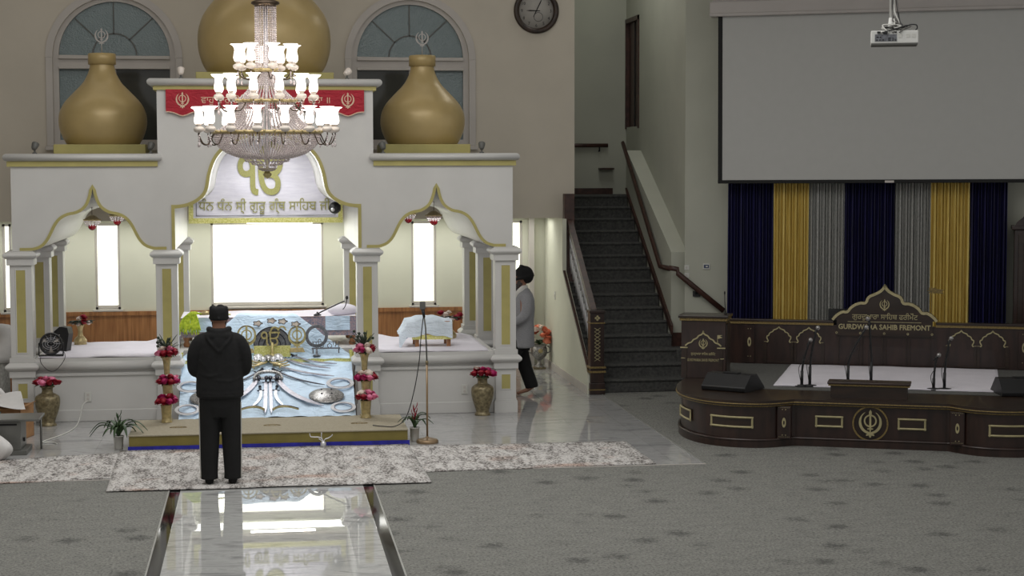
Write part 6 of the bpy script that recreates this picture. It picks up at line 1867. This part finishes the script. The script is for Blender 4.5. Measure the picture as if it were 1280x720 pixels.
for s in (1, -1):
    P = smooth_path([(s*.095, 0, .86), (s*.102, .002, .70), (s*.106, .01, .48), (s*.110, .0, .28), (s*.112, -.005, .16), (s*.113, -.005, .045)], 3)
    t.tube(P, [.106, .106, .106, .104, .102, .10, .098, .096, .093, .091, .088, .086, .084, .083, .084, .086][:len(P)], 18)
    for k in range(3):
        t.tube([(s*.11-.06, -.05, .10+.035*k), (s*.11, -.083, .09+.03*k), (s*.11+.06, -.05, .11+.03*k)], .006, 6)
remesh(t.build('trousers', M['black_trouser'], p1), .010, 4)
for s in (1, -1):
    P = smooth_path([(s*.200, -.03, .80), (s*.199, -.03, .60), (s*.198, -.03, .44), (s*.197, -.03, .25), (s*.193, -.03, .06)], 4)
    for o_ in (-.018, .006):
        MB().tube([(x+s*.002, y+o_, z) for x, y, z in P], .0055, 6).build('side_stripe', M['stripe'], p1)
    MB().tube([(s*.112, -.055, .03), (s*.116, .06, .035), (s*.126, .165, .022)], [.042, .046, .032], 14, flat=.7).build('sock', M['black_cloth'], p1)
c_ = MB()
c_.loft([(0, .015, 1.605, .086, .100), (0, .015, 1.63, .093, .107), (0, .01, 1.68, .094, .106), (0, .01, 1.715, .092, .10), (0, .01, 1.735, .080, .085)], 26)
c_.sphere((.015, .0, 1.738), (.035, .05, .022), 14, 8).sphere((-.055, 0, 1.730), (.035, .05, .018), 12, 8).sphere((.06, 0, 1.728), (.03, .05, .016), 12, 8)
c_.tube([(-.094, .0, 1.63), (0, -.096, 1.625), (.094, .0, 1.63)], .012, 8)
remesh(c_.build('cap', M['black_cap'], p1), .008, 2)
# --- the man in grey, walking off behind the column
p2 = thing('person', 'person in dark turban, grey blazer and black trousers walking behind the right column', 'person', (3.46, 23.42, 0), PI/2)
b = MB()
b.loft([(0, 0, .85, .15, .10), (0, -.01, 1.05, .145, .10), (0, -.02, 1.25, .17, .105), (0, -.03, 1.38, .17, .09), (0, -.025, 1.44, .08, .065), (0, -.01, 1.53, .055, .06), (0, 0, 1.56, .05, .05)])
HT = head_geo(b, (0, .0, 1.575), 0.0)
b.tube([(.09, 0, .88), (.095, -.02, .49), (.10, -.17, .15)], [.085, .058, .042], 16)
b.tube([(.10, -.185, .12), (.10, -.10, .065), (.10, .04, .022)], [.04, .038, .024], 14, flat=.8)
b.tube([(-.09, 0, .88), (-.09, .16, .49), (-.09, .27, .10)], [.085, .058, .042], 16)
b.tube([(-.09, .255, .05), (-.09, .34, .045), (-.09, .44, .025)], [.04, .04, .026], 14, flat=.8)
for s, el, wr_ in ((1, (.24, -.06, 1.10), (.20, .16, .98)), (-1, (-.24, .0, 1.09), (-.20, .20, 1.0))):
    b.tube([(s*.17, -.02, 1.37), el, wr_], [.055, .045, .03], 14)
    hand_geo(b, wr_, (-.05*s, .8, -.5), (-s, 0, -.1), (0, .4, .8), .7)
remesh(b.build('body', M['skin'], p2), .007, 2)
face_parts(HT, p2)
j = MB()
j.loft([(0, -.01, .665, .225, .165), (0, -.01, .69, .235, .175), (0, -.015, .85, .225, .165), (0, -.02, 1.02, .205, .155), (0, -.03, 1.18, .212, .16), (0, -.035, 1.30, .205, .15), (0, -.035, 1.38, .17, .125), (0, -.03, 1.44, .10, .095), (0, -.02, 1.465, .08, .08)], 28)
for s, el, wr_ in ((1, (.245, -.06, 1.10), (.205, .14, .985)), (-1, (-.245, .0, 1.09), (-.205, .18, 1.005))):
    j.tube(smooth_path([(s*.165, -.03, 1.375), (s*.235, -.05, 1.25), el, wr_], 5), [.08, .08, .078, .077, .076, .074, .073, .072, .07, .069, .068, .066, .064, .062, .06, .058], 16)
remesh(j.build('blazer', M['blazer'], p2), .011, 3)
s_ = MB().tube(smooth_path([(-.06, .13, 1.16), (-.085, .09, 1.34), (-.085, .0, 1.45), (0, -.075, 1.475), (.085, .0, 1.45), (.085, .09, 1.34), (.06, .13, 1.16)], 5), .038, 12, flat=.6)
s_.build('white_scarf', M['white_scarf'], p2)
t = MB()
t.loft([(0, 0, .62, .17, .12), (0, 0, .75, .19, .135), (0, 0, .88, .18, .125)], 24)
t.tube(smooth_path([(.09, 0, .84), (.095, -.01, .66), (.10, -.06, .42), (.10, -.15, .16), (.10, -.165, .10)], 4), [.11]*5+[.10]*4+[.092]*4+[.09]*4, 18)
t.tube(smooth_path([(-.09, 0, .84), (-.09, .08, .66), (-.09, .17, .45), (-.09, .25, .20), (-.09, .27, .08)], 4), [.11]*5+[.10]*4+[.092]*4+[.09]*4, 18)
remesh(t.build('trousers', M['black_trouser'], p2), .010, 3)
c_ = MB()
c_.sphere((0, -.045, 1.66), (.112, .125, .105), 26, 16)
c_.sphere((0, -.075, 1.62), (.10, .10, .10), 22, 14)
for k in range(6):
    z = 1.60+.026*k
    r_ = .112-.0016*(k*2.0)**2
    c_.tube([(r_*1.02*math.cos(a_), -.045-.012*0+r_*1.12*math.sin(a_), z+.05*math.sin(a_)*(-.6)+.02*math.cos(a_)*(1 if k % 2 else -1)) for a_ in [2*PI*i/28 for i in range(28)]], .016, 8, closed=True)
remesh(c_.build('turban', M['black_cap'], p2), .008, 2)

# ================================================================== LIGHT
def area(name, loc, sx, sy, power, col=(1, .97, .93), rot=(0, 0, 0), spread=PI):
    l = bpy.data.lights.new(name, 'AREA'); l.shape = 'RECTANGLE'; l.size = sx; l.size_y = sy; l.energy = power; l.color = col; l.spread = spread
    o = bpy.data.objects.new(name, l); C.objects.link(o); o.location = loc; o.rotation_euler = rot
    return o
area('hall_light', (0, 15, 7.2), 8, 8, 480, (1, .99, .97))
area('hall_light', (6.5, 15, 7.2), 5, 7, 60, (1, .99, .97))
area('stair_fill', (5.2, 26.0, 7.3), .8, 2.5, 26, (1, 1, .96))  # weak unseen fill, added so that the stair treads show
area('pavilion_light', (XC, 22.1, 3.34), 1.0, .35, 34, (1, 1, 1), (-.35, 0, 0))
area('pavilion_light', (XC, 23.9, 3.38), .8, 2.0, 30, (1, 1, .98))
area('pavilion_light', (XC-2.09, 23.7, 2.44), .5, 2.6, 9, (1, 1, .99))
area('pavilion_light', (XC+2.09, 23.7, 2.44), .5, 2.6, 9, (1, 1, .99))
area('alcove_light', (0, 26.5, 2.30), 8.6, .5, 52, (1, 1, .96))
area('upper_wall_fill', (-1.5, 23.3, 7.25), 10, .8, 26, (1, .98, .94), (.55, 0, 0))  # unseen fill added to brighten the beige upper wall and domes
w = bpy.data.worlds.new('world'); SC.world = w
w.use_nodes = True
bg = w.node_tree.nodes['Background']
bg.inputs['Color'].default_value = (1.0, .99, .97, 1); bg.inputs['Strength'].default_value = .46
# ================================================================== CAMERA
f_px, roll_, H = 2200.0, .0023, 3.15
pitch = math.atan(156.72/f_px); yaw = math.atan(314.64/(f_px/math.cos(pitch)))
F = Vector((math.sin(yaw)*math.cos(pitch), math.cos(yaw)*math.cos(pitch), -math.sin(pitch)))
R0 = Vector((math.cos(yaw), -math.sin(yaw), 0))
U0 = Vector((math.sin(yaw)*math.sin(pitch), math.cos(yaw)*math.sin(pitch), math.cos(pitch)))
R_ = R0*math.cos(roll_)-U0*math.sin(roll_); U_ = R0*math.sin(roll_)+U0*math.cos(roll_)
cam = bpy.data.cameras.new('camera'); cam.sensor_width = 36.0; cam.lens = f_px/1280*36.0; cam.clip_end = 200
co = bpy.data.objects.new('camera', cam); C.objects.link(co)
mx = Matrix((R_, U_, -F)).transposed().to_4x4(); mx.translation = (0, 0, H)
co.matrix_world = mx
SC.camera = co
SC.view_settings.view_transform = 'Standard'
SC.view_settings.look = 'None'
SC.view_settings.gamma = 1.0
SC.view_settings.use_curve_mapping = False
SC.view_settings.exposure = 0.0
